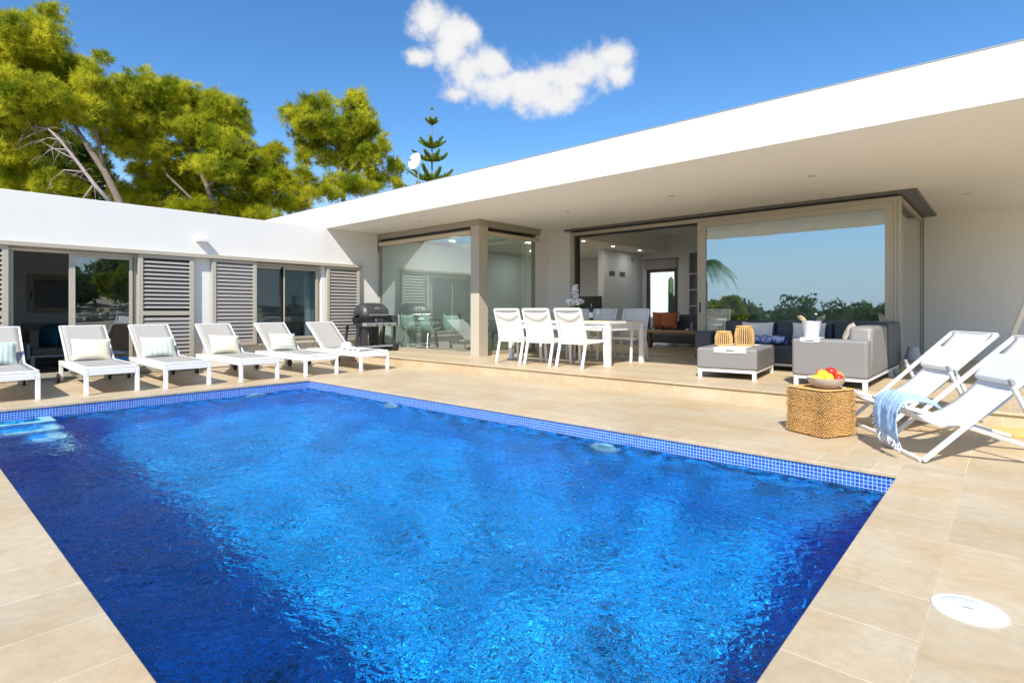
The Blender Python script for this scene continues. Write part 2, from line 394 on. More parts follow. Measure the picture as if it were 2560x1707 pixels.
# ------------------------------------------------------------------ setting: deck, terrace, terrain
cw = .33
b = MB()
b.box(XW, X0 - cw, -5, YR, -.05, 0).box(X1 + cw, 5, -5, YR, -.05, 0)
b.box(X0 - cw, X1 + cw, Y1 + cw, YR, -.05, 0).box(X0 - cw, X1 + cw, -5, Y0 - cw, -.05, 0)
struct(b.build('pool_deck', m_deck))
e = .012
for (xa, xb, ya, yb) in ((X0 - cw, X0 + e, Y0 - cw, Y1 + cw), (X1 - e, X1 + cw, Y0 - cw, Y1 + cw), (X0 + e, X1 - e, Y1 - e, Y1 + cw), (X0 + e, X1 - e, Y0 - cw, Y0 + e)):
    b = MB(); b.box(0, xb - xa, 0, yb - ya, -.03, 0); o = struct(b.build('pool_coping', m_coping, bevel=.004)); o.location = (xa, ya, 0)
b = MB(); b.box(XW, 5, YR + .02, 13.6, -.05, T)
struct(b.build('terrace', m_terr))
b = MB(); b.box(XW, 5, YR + .008, YR + .0195, -.02, T - .022)
struct(b.build('terrace_riser', m_riser, uv=True))
b = MB(); b.box(XW, 5, YR - .016, YR + .0195, T - .0215, T + .0004)
struct(b.build('terrace_nosing', m_terr, bevel=.004))
b = MB(); b.box(-16, XW - .0, -5, 18.5, -.05, .02).box(XW + .001, 5, 13.6005, 18.5, -.05, T)
struct(b.build('indoor_floor', tile_mat('indoor_tiles', .72, .72, .003, (.42, .38, .32), (.40, .36, .31), (.5, .46, .4), (.95, .9, .85), rough=.25, spec=.5)))
# terrain: falls away beyond the deck, rises to a stony garden on the east
nx, ny = 110, 110
xs = np.concatenate([np.linspace(-400, -60, 16), np.linspace(-55, 60, 78), np.linspace(70, 400, 16)]); ys = np.concatenate([np.linspace(-400, -75, 16), np.linspace(-70, 45, 78), np.linspace(55, 400, 16)])
P = []
for y in ys:
    row = []
    for x in xs:
        south = max(0, -y - 6.5); east = max(0, x - 6.5)
        h = -.12 - min(4.5, south * .22) + min(1.6, east * .10) * max(0, min(1, (y + 25) / 20)) + .12 * math.sin(x * .7) * math.sin(y * .6) * min(1, (south + east) / 8)
        far = max(0, math.hypot(x, y) - 120)
        h += 10 * min(1, far / 260) * (.4 + .6 * math.sin(math.atan2(y, x) * 7) ** 2) - .6 * (1 if far else 0)
        if -17 < x < 6 and -6 < y < 19.5: h = -2.2
        row.append((x, y, h))
    P.append(row)
struct(MB().grid(P).build('ground', m_soil, smooth='all'))

# ------------------------------------------------------------------ pool
D = -1.45
pv = [(X0, Y0, -.002), (X1, Y0, -.002), (X1, Y1, -.002), (X0, Y1, -.002), (X0, Y0, D), (X1, Y0, D), (X1, Y1, D), (X0, Y1, D)]
b = MB(); b.add(pv, [(4, 5, 6, 7), (0, 1, 5, 4), (1, 2, 6, 5), (2, 3, 7, 6), (3, 0, 4, 7)])
bd = MB(); zb_ = -.168; e2 = .0015
bd.add([(X0 + e2, Y0 + e2, -.002), (X1 - e2, Y0 + e2, -.002), (X1 - e2, Y1 - e2, -.002), (X0 + e2, Y1 - e2, -.002), (X0 + e2, Y0 + e2, zb_), (X1 - e2, Y0 + e2, zb_), (X1 - e2, Y1 - e2, zb_), (X0 + e2, Y1 - e2, zb_)], [(0, 1, 5, 4), (1, 2, 6, 5), (2, 3, 7, 6), (3, 0, 4, 7)])
band = struct(bd.build('waterline_band', m_band, uv=True)); band.cycles.is_caustics_receiver = True
pool = struct(b.build('pool_basin', m_mosaic, uv=True)); pool.cycles.is_caustics_receiver = True
steps = MB(); nos = MB()
for k in range(4):
    zt = -.155 - .26 * k; x0 = X0 + .001; x1 = X0 + .34 + .31 * k
    steps.box(X0 + .001 + (0 if k == 0 else .34 + .31 * (k - 1)), x1, Y0 + .001, 1.30, D + .001, zt)
    nos.box(x1 - .075, x1 + .004, Y0 + .002, 1.303, zt - .03, zt + .004)
    nos.box(x1 - (.34 if k == 0 else .31), x1 - .076, 1.19, 1.303, zt - .03, zt + .004)
st = struct(steps.build('pool_steps', m_mosaic, uv=True)); st.cycles.is_caustics_receiver = True
nn_ = nos.build('step_nosing', m_edge, parent=st); nn_.cycles.is_caustics_receiver = True
def pool_light(loc, rot, label):
    t = thing('pool_light', label, 'pool light', loc, 0, 'round lights set in the pool walls')
    t.rotation_euler = rot
    b = MB(); b.lathe((0, 0, 0), [(.08, .0), (.135, .0), (.14, .014), (.128, .034), (.085, .036)], 32, cap=False); o1 = b.build('ring', m_edge, t, smooth=True)
    b = MB(); b.lathe((0, 0, 0), [(.0, .02), (.05, .018), (.08, .006)], 24, cap=False); o2 = b.build('lens', M('lamp_lens', (.35, .6, .7), .2, var=.1), t, smooth=True)
    for o in (o1, o2): o.cycles.is_caustics_receiver = True
pool_light((-6.28, Y1 - .002, -.34), (R(90), 0, 0), 'round white underwater light nearest the far pool corner, house side')
pool_light((-2.89, Y1 - .002, -.36), (R(90), 0, 0), 'round white underwater light below the tiled edge in front of the ottoman')
pool_light((X0 + .002, 3.72, -.30), (0, R(90), 0), 'round white underwater light in the pool wall below the sun loungers')

wx = np.arange(X0 - .01, X1 + .011, .0125); wy = np.arange(Y0 - .01, Y1 + .011, .0125)
GX, GY = np.meshgrid(wx, wy); Z = np.zeros_like(GX)
for i in range(80):
    Lw = math.exp(rng.uniform(math.log(.12), math.log(.28))) if i < 60 else math.exp(rng.uniform(math.log(.4), math.log(.9)))
    k = 2 * math.pi / Lw; a = rng.uniform(0, 2 * math.pi); ph = rng.uniform(0, 6.28)
    Z += (.0060 if i < 60 else .004) / k * np.sin(k * (GX * math.cos(a) + GY * math.sin(a)) + ph + 1.5 * np.sin(1.3 * GX * math.sin(a * 3) + .9 * GY + ph * 2))
V = np.stack([GX, GY, Z - .135], -1).reshape(-1, 3).astype(np.float32)
idx = np.arange(GX.size).reshape(GX.shape)
F = np.stack([idx[:-1, :-1], idx[:-1, 1:], idx[1:, 1:], idx[1:, :-1]], -1).reshape(-1, 4)
def np_mesh(name, V, F, mat, parent=None, smooth=False, uvs=None):
    k = F.shape[1]; me = bpy.data.meshes.new(name)
    me.vertices.add(len(V)); me.vertices.foreach_set('co', np.ascontiguousarray(V, dtype=np.float32).ravel())
    me.loops.add(F.size); me.loops.foreach_set('vertex_index', F.astype(np.int32).ravel())
    me.polygons.add(len(F)); me.polygons.foreach_set('loop_start', np.arange(0, F.size, k, dtype=np.int32)); me.polygons.foreach_set('loop_total', np.full(len(F), k, dtype=np.int32))
    if smooth: me.polygons.foreach_set('use_smooth', np.ones(len(F), dtype=bool))
    me.update(calc_edges=True); me.validate(); me.materials.append(mat)
    o = bpy.data.objects.new(name, me); C.objects.link(o)
    if parent: o.parent = parent
    return o
wm = bpy.data.materials.new('pool_water'); wm.use_nodes = True; n = wm.node_tree.nodes; l = wm.node_tree.links; n.clear()
o_ = n.new('ShaderNodeOutputMaterial'); g = n.new('ShaderNodeBsdfRefraction'); g.inputs['IOR'].default_value = 1.33; g.inputs['Roughness'].default_value = 0; g.inputs['Color'].default_value = (.72, .97, 1, 1)
gl_ = n.new('ShaderNodeBsdfGlossy'); gl_.inputs['Roughness'].default_value = .0; fr_ = n.new('ShaderNodeFresnel'); fr_.inputs[0].default_value = 1.33
mf_ = n.new('ShaderNodeMath'); mf_.operation = 'MULTIPLY'; mf_.inputs[1].default_value = .5; l.new(fr_.outputs[0], mf_.inputs[0]); ms_ = n.new('ShaderNodeMixShader'); l.new(mf_.outputs[0], ms_.inputs[0]); l.new(g.outputs[0], ms_.inputs[1]); l.new(gl_.outputs[0], ms_.inputs[2])
t_ = n.new('ShaderNodeTexCoord'); z_ = n.new('ShaderNodeTexNoise'); z_.inputs['Scale'].default_value = 21; z_.inputs['Detail'].default_value = 2.5; z_.inputs['Distortion'].default_value = .8
l.new(t_.outputs['Object'], z_.inputs['Vector'])
bp_ = n.new('ShaderNodeBump'); bp_.inputs['Strength'].default_value = 1; bp_.inputs['Distance'].default_value = .0115
z4_ = n.new('ShaderNodeTexNoise'); z4_.inputs['Scale'].default_value = 7; z4_.inputs['Detail'].default_value = 1; z4_.inputs['Distortion'].default_value = 1.0; l.new(t_.outputs['Object'], z4_.inputs['Vector'])
ad_ = n.new('ShaderNodeMath'); ad_.operation = 'MULTIPLY_ADD'; ad_.inputs[1].default_value = .9; l.new(z4_.outputs[0], ad_.inputs[0]); l.new(z_.outputs[0], ad_.inputs[2])
l.new(ad_.outputs[0], bp_.inputs['Height']); l.new(bp_.outputs[0], g.inputs['Normal']); l.new(bp_.outputs[0], gl_.inputs['Normal']); l.new(ms_.outputs[0], o_.inputs[0])
water = struct(np_mesh('water', V, F, wm, smooth=True)); water.cycles.is_caustics_caster = True

# ------------------------------------------------------------------ villa
villa = thing('villa', 'long white flat-roofed villa with a low bedroom wing and glass corner', 'house', (0, 0, 0))
def part(mb, name, mat, **k): return mb.build(name, mat, k.pop('parent', villa), **k)
# bedroom wing (outer walls with real openings)
wt_ = .25
b = MB()
b.box(XW - wt_, XW, -5, 8.08, 2.19, 3.0)                                   # above openings
b.box(XW - wt_, XW, -5, .42, .02, 2.19); b.box(XW - wt_, XW, 3.03, 4.9, .02, 2.19); b.box(XW - wt_, XW, 6.56, 8.08, .02, 2.19)
b.box(XW - wt_, XW, 4.9, 6.56, .02, .44)
part(b, 'wing_wall', m_white, bevel=.006)
b = MB(); b.box(-16.2, XW - wt_ - .001, -5, 16.2, 2.55, 2.85); part(b, 'wing_roof', m_white)
b = MB(); b.box(-16.2, -16.0, -5, 16.2, .02, 2.549).box(-15.999, XW - wt_ - .001, -5, -4.8, .02, 2.549)
b.box(-15.999, XW - wt_ - .001, 3.45, 3.6, .02, 2.549).box(-15.999, XW - wt_ - .001, -.9, -.75, .02, 2.549).box(-15.0, -14.9, -.749, 3.449, .02, 2.549)
b.box(-14.2, -14.1, 3.601, 8.0, .02, 2.549).box(-15.999, XW - .003, 8.083, 8.2, .02, 2.549)
part(b, 'wing_inner_wall', m_inner)
# lintel rail proud of wall
b = MB(); b.box(XW + .001, XW + .12, -5, 7.56, 2.125, 2.195); part(b, 'shutter_track', m_taupe_l, bevel=.004)
b = MB(); b.box(XW + .001, XW + .10, -5, 5.08, .012, .035); part(b, 'door_threshold', m_taupe_l)
def shutter(y0, y1, z0, z1, mid=True, slat=.074):
    xf = XW + .035; xb = XW + .085
    f = MB(); w = .075
    f.box(xf, xb, y0, y0 + w, z0, z1).box(xf, xb, y1 - w, y1, z0, z1).box(xf, xb, y0 + w, y1 - w, z1 - w * .8, z1).box(xf, xb, y0 + w, y1 - w, z0, z0 + w)
    if mid: f.box(xf, xb, y0 + w, y1 - w, 1.03, 1.11)
    s = part(f, 'shutter', m_taupe_l, bevel=.003)
    g = MB(); z = z0 + w + .01
    while z < z1 - w * .8 - .03:
        if not (mid and .97 < z < 1.12):
            sh = .044 if mid and z > 1.1 else .056
            g.add([(xf + .040, y0 + w - .005, z), (xf + .046, y0 + w - .005, z), (xf + .026, y0 + w - .005, z + sh), (xf + .020, y0 + w - .005, z + sh),
                   (xf + .040, y1 - w + .005, z), (xf + .046, y1 - w + .005, z), (xf + .026, y1 - w + .005, z + sh), (xf + .020, y1 - w + .005, z + sh)],
                  [(0, 1, 2, 3), (7, 6, 5, 4), (0, 4, 5, 1), (1, 5, 6, 2), (2, 6, 7, 3), (3, 7, 4, 0)])
        z += slat
    g.build('slats', m_slat, s)
    k = MB(); k.box(XW + .0015, XW + .006, y0 + .02, y1 - .02, z0 + .02, z1 - .02); k.build('backing', m_dark, s)
shutter(.36, 1.27, .04, 2.12); shutter(2.99, 3.90, .04, 2.12); shutter(4.22, 5.08, .42, 2.12, mid=False); shutter(6.66, 7.52, .42, 2.12, mid=False)
def window(y0, y1, z0, z1, panes, mat, xo=-.05, fw=.07, name='window', open_first=False, hand=False):
    x0 = XW + xo - .05; x1 = XW + xo
    f = MB(); f.box(x0, x1, y0, y0 + fw, z0, z1).box(x0, x1, y1 - fw, y1, z0, z1).box(x0, x1, y0 + fw, y1 - fw, z1 - fw, z1).box(x0, x1, y0 + fw, y1 - fw, z0, z0 + fw)
    s = part(f, name, m_taupe_l, bevel=.003)
    for (a, c, skip) in panes:
        q = MB(); w = .05
        if not skip:
            q.box(x0 + .055, x1 + .03, a, a + .085, z0 + fw, z1 - fw).box(x0 + .055, x1 + .03, c - w, c, z0 + fw, z1 - fw).box(x0 + .055, x1 + .03, a + .085, c - w, z1 - fw - w, z1 - fw).box(x0 + .055, x1 + .03, a + .085, c - w, z0 + fw, z0 + fw + w)
            q.build('sash', m_taupe_l, s, bevel=.002)
            q = MB(); q.box(x0 + .06, x0 + .07, a + .08, c - w + .005, z0 + fw + w - .005, z1 - fw - w + .005); q.build('pane', mat, s)
window(1.27, 3.02, .03, 2.13, [(2.03, 2.93, False)], m_glass_w, name='sliding_door')
window(4.9, 6.56, .44, 2.12, [(5.0, 5.69, False), (5.64, 6.49, False)], glass_mat('window_glass', .05, (.75, .84, .84)))
b = MB(); b.box(XW + .001, XW + .06, 5.08, 6.6, .40, .438); part(b, 'window_sill', m_taupe_l, bevel=.003)
b = MB(); b.box(XW + .001, XW + .13, 3.95, 4.13, 2.435, 2.50); part(b, 'wall_light', m_white, bevel=.005)
b = MB(); b.box(XW + .001, XW + .012, 7.70, 7.78, .52, .60); part(b, 'socket', m_wframe)
# room behind wing: curtain, small louvred window
b = MB(); P = []
for i in range(60):
    y = 6.33 + .25 * i / 59; P.append([(-11.98 + .03 * math.sin(i * 1.1), y, .05), (-11.98 + .03 * math.sin(i * 1.1 + .3), y, 2.1)])
b.grid(P); part(b, 'curtain', M('sheer_curtain', (.6, .62, .62), .9), smooth='all')
b = MB(); x = -14.899
b.box(x, x + .05, 1.92, 2.02, 1.08, 1.86).box(x, x + .05, 2.02, 3.2, 1.76, 1.86).box(x, x + .05, 2.02, 3.2, 1.08, 1.17).box(x, x + .05, 3.2, 3.3, 1.08, 1.86)
iw = part(b, 'inner_window', m_taupe, bevel=.004)
b = MB()
for k in range(14): b.box(x + .005, x + .02, 2.021, 3.199, 1.18 + k * .0415, 1.21 + k * .0415)
b.build('louvre', m_char, iw)
b = MB(); b.box(x + .0502, x + .07, 1.96, 1.985, 1.35, 1.52); b.build('handle', m_black, iw)

# main roof
b = MB()
b.box(-18, 2, YF, YD + .1, ZS, ZT)
b.box(-18, -7.9, YD + .1, YB + .2, 2.9, ZT)
b.box(-7.9, -1.2, YD + .1, YB + .2, 3.40, ZT)
b.box(-1.2, 2, YD + .1, 14.2, ZS, ZT)
b.box(-1.3, -1.2, 14.2, YB + .2, ZS, ZT)
part(b, 'roof', m_bright)
b = MB(); b.box(-18, 2, YF - .006, YF + .02, ZT - .0005, ZT + .012); part(b, 'roof_flashing', m_greypl)
for (x, y) in ((-9.25, 7.47), (-6.26, 8.6), (-4.14, 8.58), (-2.06, 8.6), (-.51, 11.58)):
    b = MB(); b.lathe((x, y, ZS - .008), [(.028, .002), (.045, .0), (.048, .0075)], 20, cap=False); r_ = part(b, 'ceiling_light', m_steel, smooth=True)
    b = MB(); b.lathe((x, y, ZS - .004), [(.0, 0), (.03, .0)], 16, cap=False); b.build('bulb', M('lamp_glass', (.85, .8, .65), .3, var=0), r_)
# walls of the main house
b = MB()
b.prism([(-8.40, 10.10), (-8.25, 10.10), (-8.25, YD), (-7.62, YD), (-7.62, YD + .25), (-8.40, YD + .25)], 'z', T, ZS)            # pier between glass box and doors
part(b, 'wall', m_white, bevel=.004)
b = MB(); b.box(-1.268, 2, 13.6, 13.85, T, ZS)                  # shaded wall at right
part(b, 'wall', m_bright, bevel=.004)
b = MB()
b.box(-16, -8.0 - .55, YB, YB + .2, T, 2.9)          # back wall left of patio door
b.box(-8.549, -7.53, YB, YB + .2, 2.44, 3.4)
b.box(-7.529, -7.16, YB, YB + .2, T, 3.4); b.box(-6.2, -1.2, YB, YB + .2, T, 3.4); b.box(-7.159, -6.201, YB, YB + .2, 2.84, 3.4); b.box(-7.159, -6.201, YB + .15, YB + .2, T, 2.839)
b.box(-8.9, -8.71, 13.74, YB - .001, T, 2.9)
b.box(-1.2, -1.05, 13.86, YB, T, 3.4)
b.box(-11.80, -11.63, 8.2, YB - .001, T, 2.899)
part(b, 'inner_wall', m_inner)
b = MB()
for z in (2.2, 1.72, 1.24, .78): b.box(-7.158, -6.202, YB, YB + .149, z, z + .035)
part(b, 'wall_shelf', m_inner)
b = MB(); b.box(-7.157, -6.203, YB + .12, YB + .148, T, 2.83); part(b, 'niche_back', M('niche_grey', (.22, .23, .25), .8))
for y0 in (14.04, 14.62):
    b = MB(); b.box(-8.708, -8.69, y0, y0 + .28, 2.15, 2.28)
    part(b, 'air_vent', M('vent_dark', (.12, .12, .11), .6), bevel=.004)
b = MB(); b.box(-8.708, -8.66, 15.3, 15.38, 2.63, 2.76); part(b, 'motion_sensor', m_greypl, bevel=.01)
for (x, y) in ((-8.15, 11.9), (-8.22, 13.44), (-8.17, 14.85)):
    b = MB(); b.lathe((x, y, 2.888), [(.0, 0), (.04, 0), (.045, .011)], 16, cap=False); part(b, 'ceiling_light', m_lampw)
    ld = bpy.data.lights.new('spot_lamp', 'AREA'); ld.shape = 'DISK'; ld.size = .08; ld.energy = 2.0; ld.color = (1, .97, .92); lo = bpy.data.objects.new('spot_lamp', ld); C.objects.link(lo); lo.location = (x, y, 2.87); lo.parent = villa
for (x, y) in ((-10.6, 9.6), (-9.4, 11.2), (-10.6, 12.8)):  # one lit lamp known here; the others added to brighten the room
    b = MB(); b.lathe((x, y, 2.888), [(.0, 0), (.08, 0), (.085, .011)], 16, cap=False); part(b, 'ceiling_light', m_lampw)
    ld = bpy.data.lights.new('ceiling_fill_lamp', 'AREA'); ld.shape = 'DISK'; ld.size = .16; ld.energy = 7; ld.color = (1, .97, .9); lo = bpy.data.objects.new('ceiling_fill_lamp', ld); C.objects.link(lo); lo.location = (x, y, 2.87); lo.parent = villa
# patio door at the back
b = MB(); y = YB
b.box(-8.549, -8.449, y - .03, y + .05, T, 2.44).box(-7.62, -7.53, y - .03, y + .05, T, 2.44).box(-8.449, -7.62, y - .03, y + .05, 2.31, 2.44)
pd = part(b, 'patio_door', M('bronze_frame', (.07, .065, .06), .5), bevel=.003)
b = MB(); b.box(-8.45, -7.62, y + .01, y + .02, T, 2.31); b.build('pane', glass_mat('plain_glass', .03, (.93, .97, .96)), pd)
b = MB(); b.box(-8.6, -7.53, y - .08, y - .05, 2.40, 2.70); part(b, 'roman_blind', M('grey_blind', (.34, .33, .31), .9), bevel=.004)
b = MB(); b.tube([(-8.66, y - .065, 2.71), (-7.47, y - .065, 2.71)], .012); part(b, 'blind_rod', m_char)
b = MB(); b.box(-10.5, -5.5, 18.6, 18.8, -.2, 3.2); tag(b.build('patio_wall', m_patio), 'bright white wall of the small patio behind the back door', 'wall')

# glass corner box
GB0, GB1 = 8.08, 10.10
b = MB(); b.prism([(XW + .001, GB0), (-8.106, GB0), (-8.106, GB1), (-8.50, GB1), (-8.50, GB0 + .3), (XW + .001, GB0 + .3)], 'z', 2.862, ZS - .001)
part(b, 'canopy', m_taupe, bevel=.004)
b = MB(); b.box(-8.358, -8.112, GB0 + .006, GB0 + .275, T, 2.861); part(b, 'column', m_taupe_l, bevel=.005)
b = MB(); b.box(XW + .001, -8.359, GB0 + .01, GB0 + .11, T, .255).box(-8.36, -8.25, GB0 + .276, GB1 + .0, T, .255).box(XW + .001, XW + .05, GB0 + .03, GB0 + .09, .2551, 2.861)
b.box(-8.34, -8.27, GB1 - .06, GB1 - .001, .2551, 2.861)
cb = part(b, 'corner_window', m_taupe, bevel=.003)
b = MB(); b.box(XW + .051, -8.359, GB0 + .05, GB0 + .12, 2.79, 2.861).box(-8.34, -8.27, GB0 + .276, GB1 - .061, 2.79, 2.861); b.build('gasket_or_gap_shade', m_dark, cb)  # window head coloured dark in place of the shaded gap above the blind
b = MB(); b.box(XW + .05, -8.359, GB0 + .055, GB0 + .063, .25, 2.81); b.build('pane', m_glass, cb)
b = MB(); b.box(-8.312, -8.304, GB0 + .276, GB1 - .055, .25, 2.81); b.build('pane', m_glass, cb)
b = MB(); b.tube([(XW + .06, GB0 + .02, 2.745), (-8.362, GB0 + .02, 2.745)], .05, 14); part(b, 'roller_blind', m_blind, smooth=True)
b = MB(); b.tube([(-8.225, GB0 + .28, 2.755), (-8.225, GB1 + .05, 2.755)], .048, 14); part(b, 'roller_blind', m_blind, smooth=True)

# big sliding doors, canopy slab over them
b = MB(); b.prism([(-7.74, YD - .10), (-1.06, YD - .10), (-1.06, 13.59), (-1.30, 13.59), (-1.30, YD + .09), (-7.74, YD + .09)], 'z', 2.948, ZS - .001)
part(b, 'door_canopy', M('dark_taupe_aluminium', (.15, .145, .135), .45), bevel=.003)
b = MB(); b.box(-7.6, -1.33, YD + .0, YD + .08, 2.9135, 2.9475); b.box(-1.32, -1.28, YD + .081, 13.58, 2.9145, 2.9475); part(b, 'door_head_gap_shade', m_dark)  # solid dark strip painted in for the shadowed gap under the canopy
b = MB()
b.box(-7.619, -7.52, YD - .03, YD + .12, T, 2.914); b.box(-7.519, -1.27, YD - .02, YD + .03, 2.84, 2.913)
b.box(-7.519, -1.27, YD + .05, YD + .22, T + .001, T + .02)
fr = part(b, 'sliding_door', m_taupe_l, bevel=.003)
b = MB(); b.box(-7.519, -1.27, YD + .031, YD + .12, 2.80, 2.90).box(-7.5195, -7.44, YD + .04, YD + .12, T, 2.799); b.build('track', m_dark, fr)
b = MB(); ys0, ys1 = YD - .012, YD + .045
b.box(-4.57, -4.405, ys0, ys1, T + .02, 2.839).box(-1.485, -1.372, ys0, ys1, T + .02, 2.839).box(-4.405, -1.485, ys0, ys1, 2.735, 2.839).box(-4.405, -1.485, ys0, ys1, T + .02, .30)
sp = b.build('sash', m_taupe_l, fr, bevel=.003)
b = MB(); b.box(-4.41, -1.48, YD + .014, YD + .024, .29, 2.745); b.build('pane', m_glass_r, fr)
b = MB(); b.box(-4.53, -4.50, YD - .022, YD - .0121, 1.08, 1.28); b.build('handle', m_dark, fr, bevel=.004)
b = MB(); b.box(-1.37, -1.325, YD - .004, YD + .05, T, 2.914).box(-1.322, -1.268, YD + .004, YD + .06, T, 2.914).box(-1.322, -1.27, YD + .0601, 13.55, 2.85, 2.914).box(-1.322, -1.27, YD + .0601, 13.55, T, .22).box(-1.322, -1.27, 13.551, 13.60, T, 2.914)
rw = part(b, 'side_window', m_taupe_l, bevel=.003)
b = MB(); b.box(-1.300, -1.292, YD + .06, 13.55, .219, 2.851); b.build('pane', glass_mat('side_glass', .34, (.86, .95, .92)), rw)
b = MB(); b.box(-1.269, -1.262, 13.575, 13.599, T, 2.914); b.build('gasket_or_gap_shade', m_dark, rw)

# ------------------------------------------------------------------ satellite dish on the roof
t = thing('satellite_dish', 'round white satellite dish on a thin pole on the roof', 'satellite dish', (-15.8, 12.7, ZT))
b = MB(); b.tube([(0, 0, 0), (0, 0, 2.75)], .028, 8); b.build('pole', m_steel, t, smooth=True)
dsh = MB(); dsh.lathe((0, 0, 0), [(0, 0), (.12, .012), (.22, .04), (.30, .08), (.305, .075), (.22, .03), (.12, .0), (0, -.012)], 28, cap=False)
o = dsh.build('dish', M('white_dish', (.80, .74, .70), .5), t, smooth=True); o.location = (-.08, -.05, 2.95); o.scale = (1.0, 1.0, 1.0); o.rotation_euler = (R(80), R(12), R(2))
b = MB(); b.tube([(-.05, -.1, 2.75), (.1, -.42, 2.9)], .012, 6); b.box(.07, .13, -.48, -.42, 2.86, 2.94); b.build('feed_arm', m_steel, t)

# ------------------------------------------------------------------ sun loungers
def lounger():
    t = thing('sun_lounger', 'x', 'sun lounger', (0, 0, 0), 0, 'white framed sun loungers in a row along the bedroom wing')
    W = .31; Ln = 2.08; zt = .335        # local: +x towards the foot, foot at x=0
    for s in (-1, 1):
        b = MB(); b.box(-Ln, 0, s * W - .025 * (1 + s) + .025 - .025, s * W + .025 * (1 - s), zt - .075, zt); b.build('side_rail', m_wframe, t, bevel=.006)
        b = MB(); b.box(-.055, 0, s * W - (.05 if s > 0 else 0), s * W + (0 if s > 0 else .05), 0, zt - .0755); b.build('leg', m_wframe, t, bevel=.004)
        b = MB(); b.box(-Ln + .02, -Ln + .07, s * W - (.05 if s > 0 else 0), s * W + (0 if s > 0 else .05), 0.02, zt - .0755); b.build('leg', m_wframe, t, bevel=.004)
        b = MB(); b.tube([(-Ln + .12, s * (W + .004), .07), (-Ln + .12, s * (W + .034), .07)], .07, 20); o = b.build('wheel', m_rubber, t, smooth=True)
        b = MB(); b.tube([(-Ln + .12, s * (W + .0342), .07), (-Ln + .12, s * (W + .040), .07)], .03, 14); b.build('hub', m_greypl, o)
    for xa in (-.05, -Ln):
        b = MB(); b.box(xa, xa + .05, -W + .051, W - .051, zt - .075, zt - .001); b.build('end_rail', m_wframe, t, bevel=.005)
    xh = -1.46
    P = []
    for i in range(13):
        x = -.06 + (xh + .06) * i / 12
        P.append([(x, yy, zt + .022 - .008 * (1 - (yy / .29) ** 2)) for yy in np.linspace(-.275, .275, 9)])
    b = MB(); b.grid(P); b.build('seat', m_mesh, t, smooth='all', solid=.012)
    bt = (-2.16, .845)
    P = []
    for i in range(13):
        q = i / 12; x = xh + (bt[0] - xh) * q; z = zt + .022 + (bt[1] - zt) * q
        P.append([(x, yy, z - .014 * (1 - (yy / .29) ** 2) * math.sin(math.pi * q)) for yy in np.linspace(-.275, .275, 9)])
    b = MB(); b.grid(P); o = b.build('backrest', m_mesh, t, smooth='all', solid=.012)
    f = MB()
    for s in (-1, 1):
        f.bar((xh, s * .288, zt + .02), (bt[0], s * .288, bt[1] + .02), .026, .035)
        f.bar((-.03, s * .288, zt + .02), (xh, s * .288, zt + .02), .026, .03)
    f.bar((bt[0], -.275, bt[1] + .02), (bt[0], .275, bt[1] + .02), .03, .03)
    f.bar((-.04, -.275, zt + .02), (-.04, .275, zt + .02), .03, .03)
    f.build('sling_frame', m_wframe, t, bevel=.004)
    f = MB()
    for s in (-1, 1): f.tube([(-1.83, s * .25, .60), (-1.98, s * .25, .30)], .008, 6)
    f.build('support_rod', m_steel, t)
    return t
spots = [(-9.05, .985), (-9.03, 2.045), (-8.99, 2.96), (-8.92, 3.98), (-8.86, 5.02), (-8.86, 6.10)]
labs = ['sun lounger cut by the left edge of the photo, blue striped pillow on it',
        'sun lounger with a plain cream pillow in front of the open bedroom door',
        'sun lounger with a yellow and blue striped pillow before the tall louvred shutter',
        'fourth sun lounger from the left, plain cream pillow, between two louvred shutters',
        'fifth sun lounger from the left with a pale finely striped pillow, under the bedroom window',
        'sun lounger without a pillow, sunhat on it, beside the barbecue']
L0 = lounger()
LG = []
for i, (x, y) in enumerate(spots):
    o = L0 if i == 0 else dup(L0, (x, y, 0))
    o.location = (x, y, 0); o.rotation_euler = (0, 0, R(-2)); o['label'] = labs[i]; LG.append(o)
def rest_pillow(i, dy, mat, label, w=.5, h=.36):
    x, y = spots[i]
    b = MB(); b.pillow(w, h, .13); o = b.build('pillow', mat, smooth='all')
    # leaning on the backrest: local x -> world y
    m = Matrix.Translation((x - 1.52, y + dy, .335 + .185)) @ Matrix.Rotation(R(90), 4, 'Z') @ Matrix.Rotation(R(63), 4, 'X') @ Matrix.Rotation(R(random.uniform(-4, 4)), 4, 'Z')
    o.matrix_world = m
    tag(o, label, 'pillow', 'pillows on the sun loungers')
rest_pillow(0, .02, m_stripe, 'pillow striped in blue and cream on the lounger cut by the left edge')
rest_pillow(1, .07, m_cream, 'plain cream pillow on the lounger in front of the open bedroom door')
rest_pillow(2, .05, wave_stripe('yellow_blue_stripe', (.78, .74, .58), (.55, .66, .62), 4.2, 'X', detail=.5), 'pillow with soft yellow and blue stripes on the third lounger from the left')
rest_pillow(3, .05, m_cream, 'plain cream pillow on the fourth lounger from the left')
rest_pillow(4, .05, m_stripe2, 'pale pillow with fine stripes on the lounger under the bedroom window')
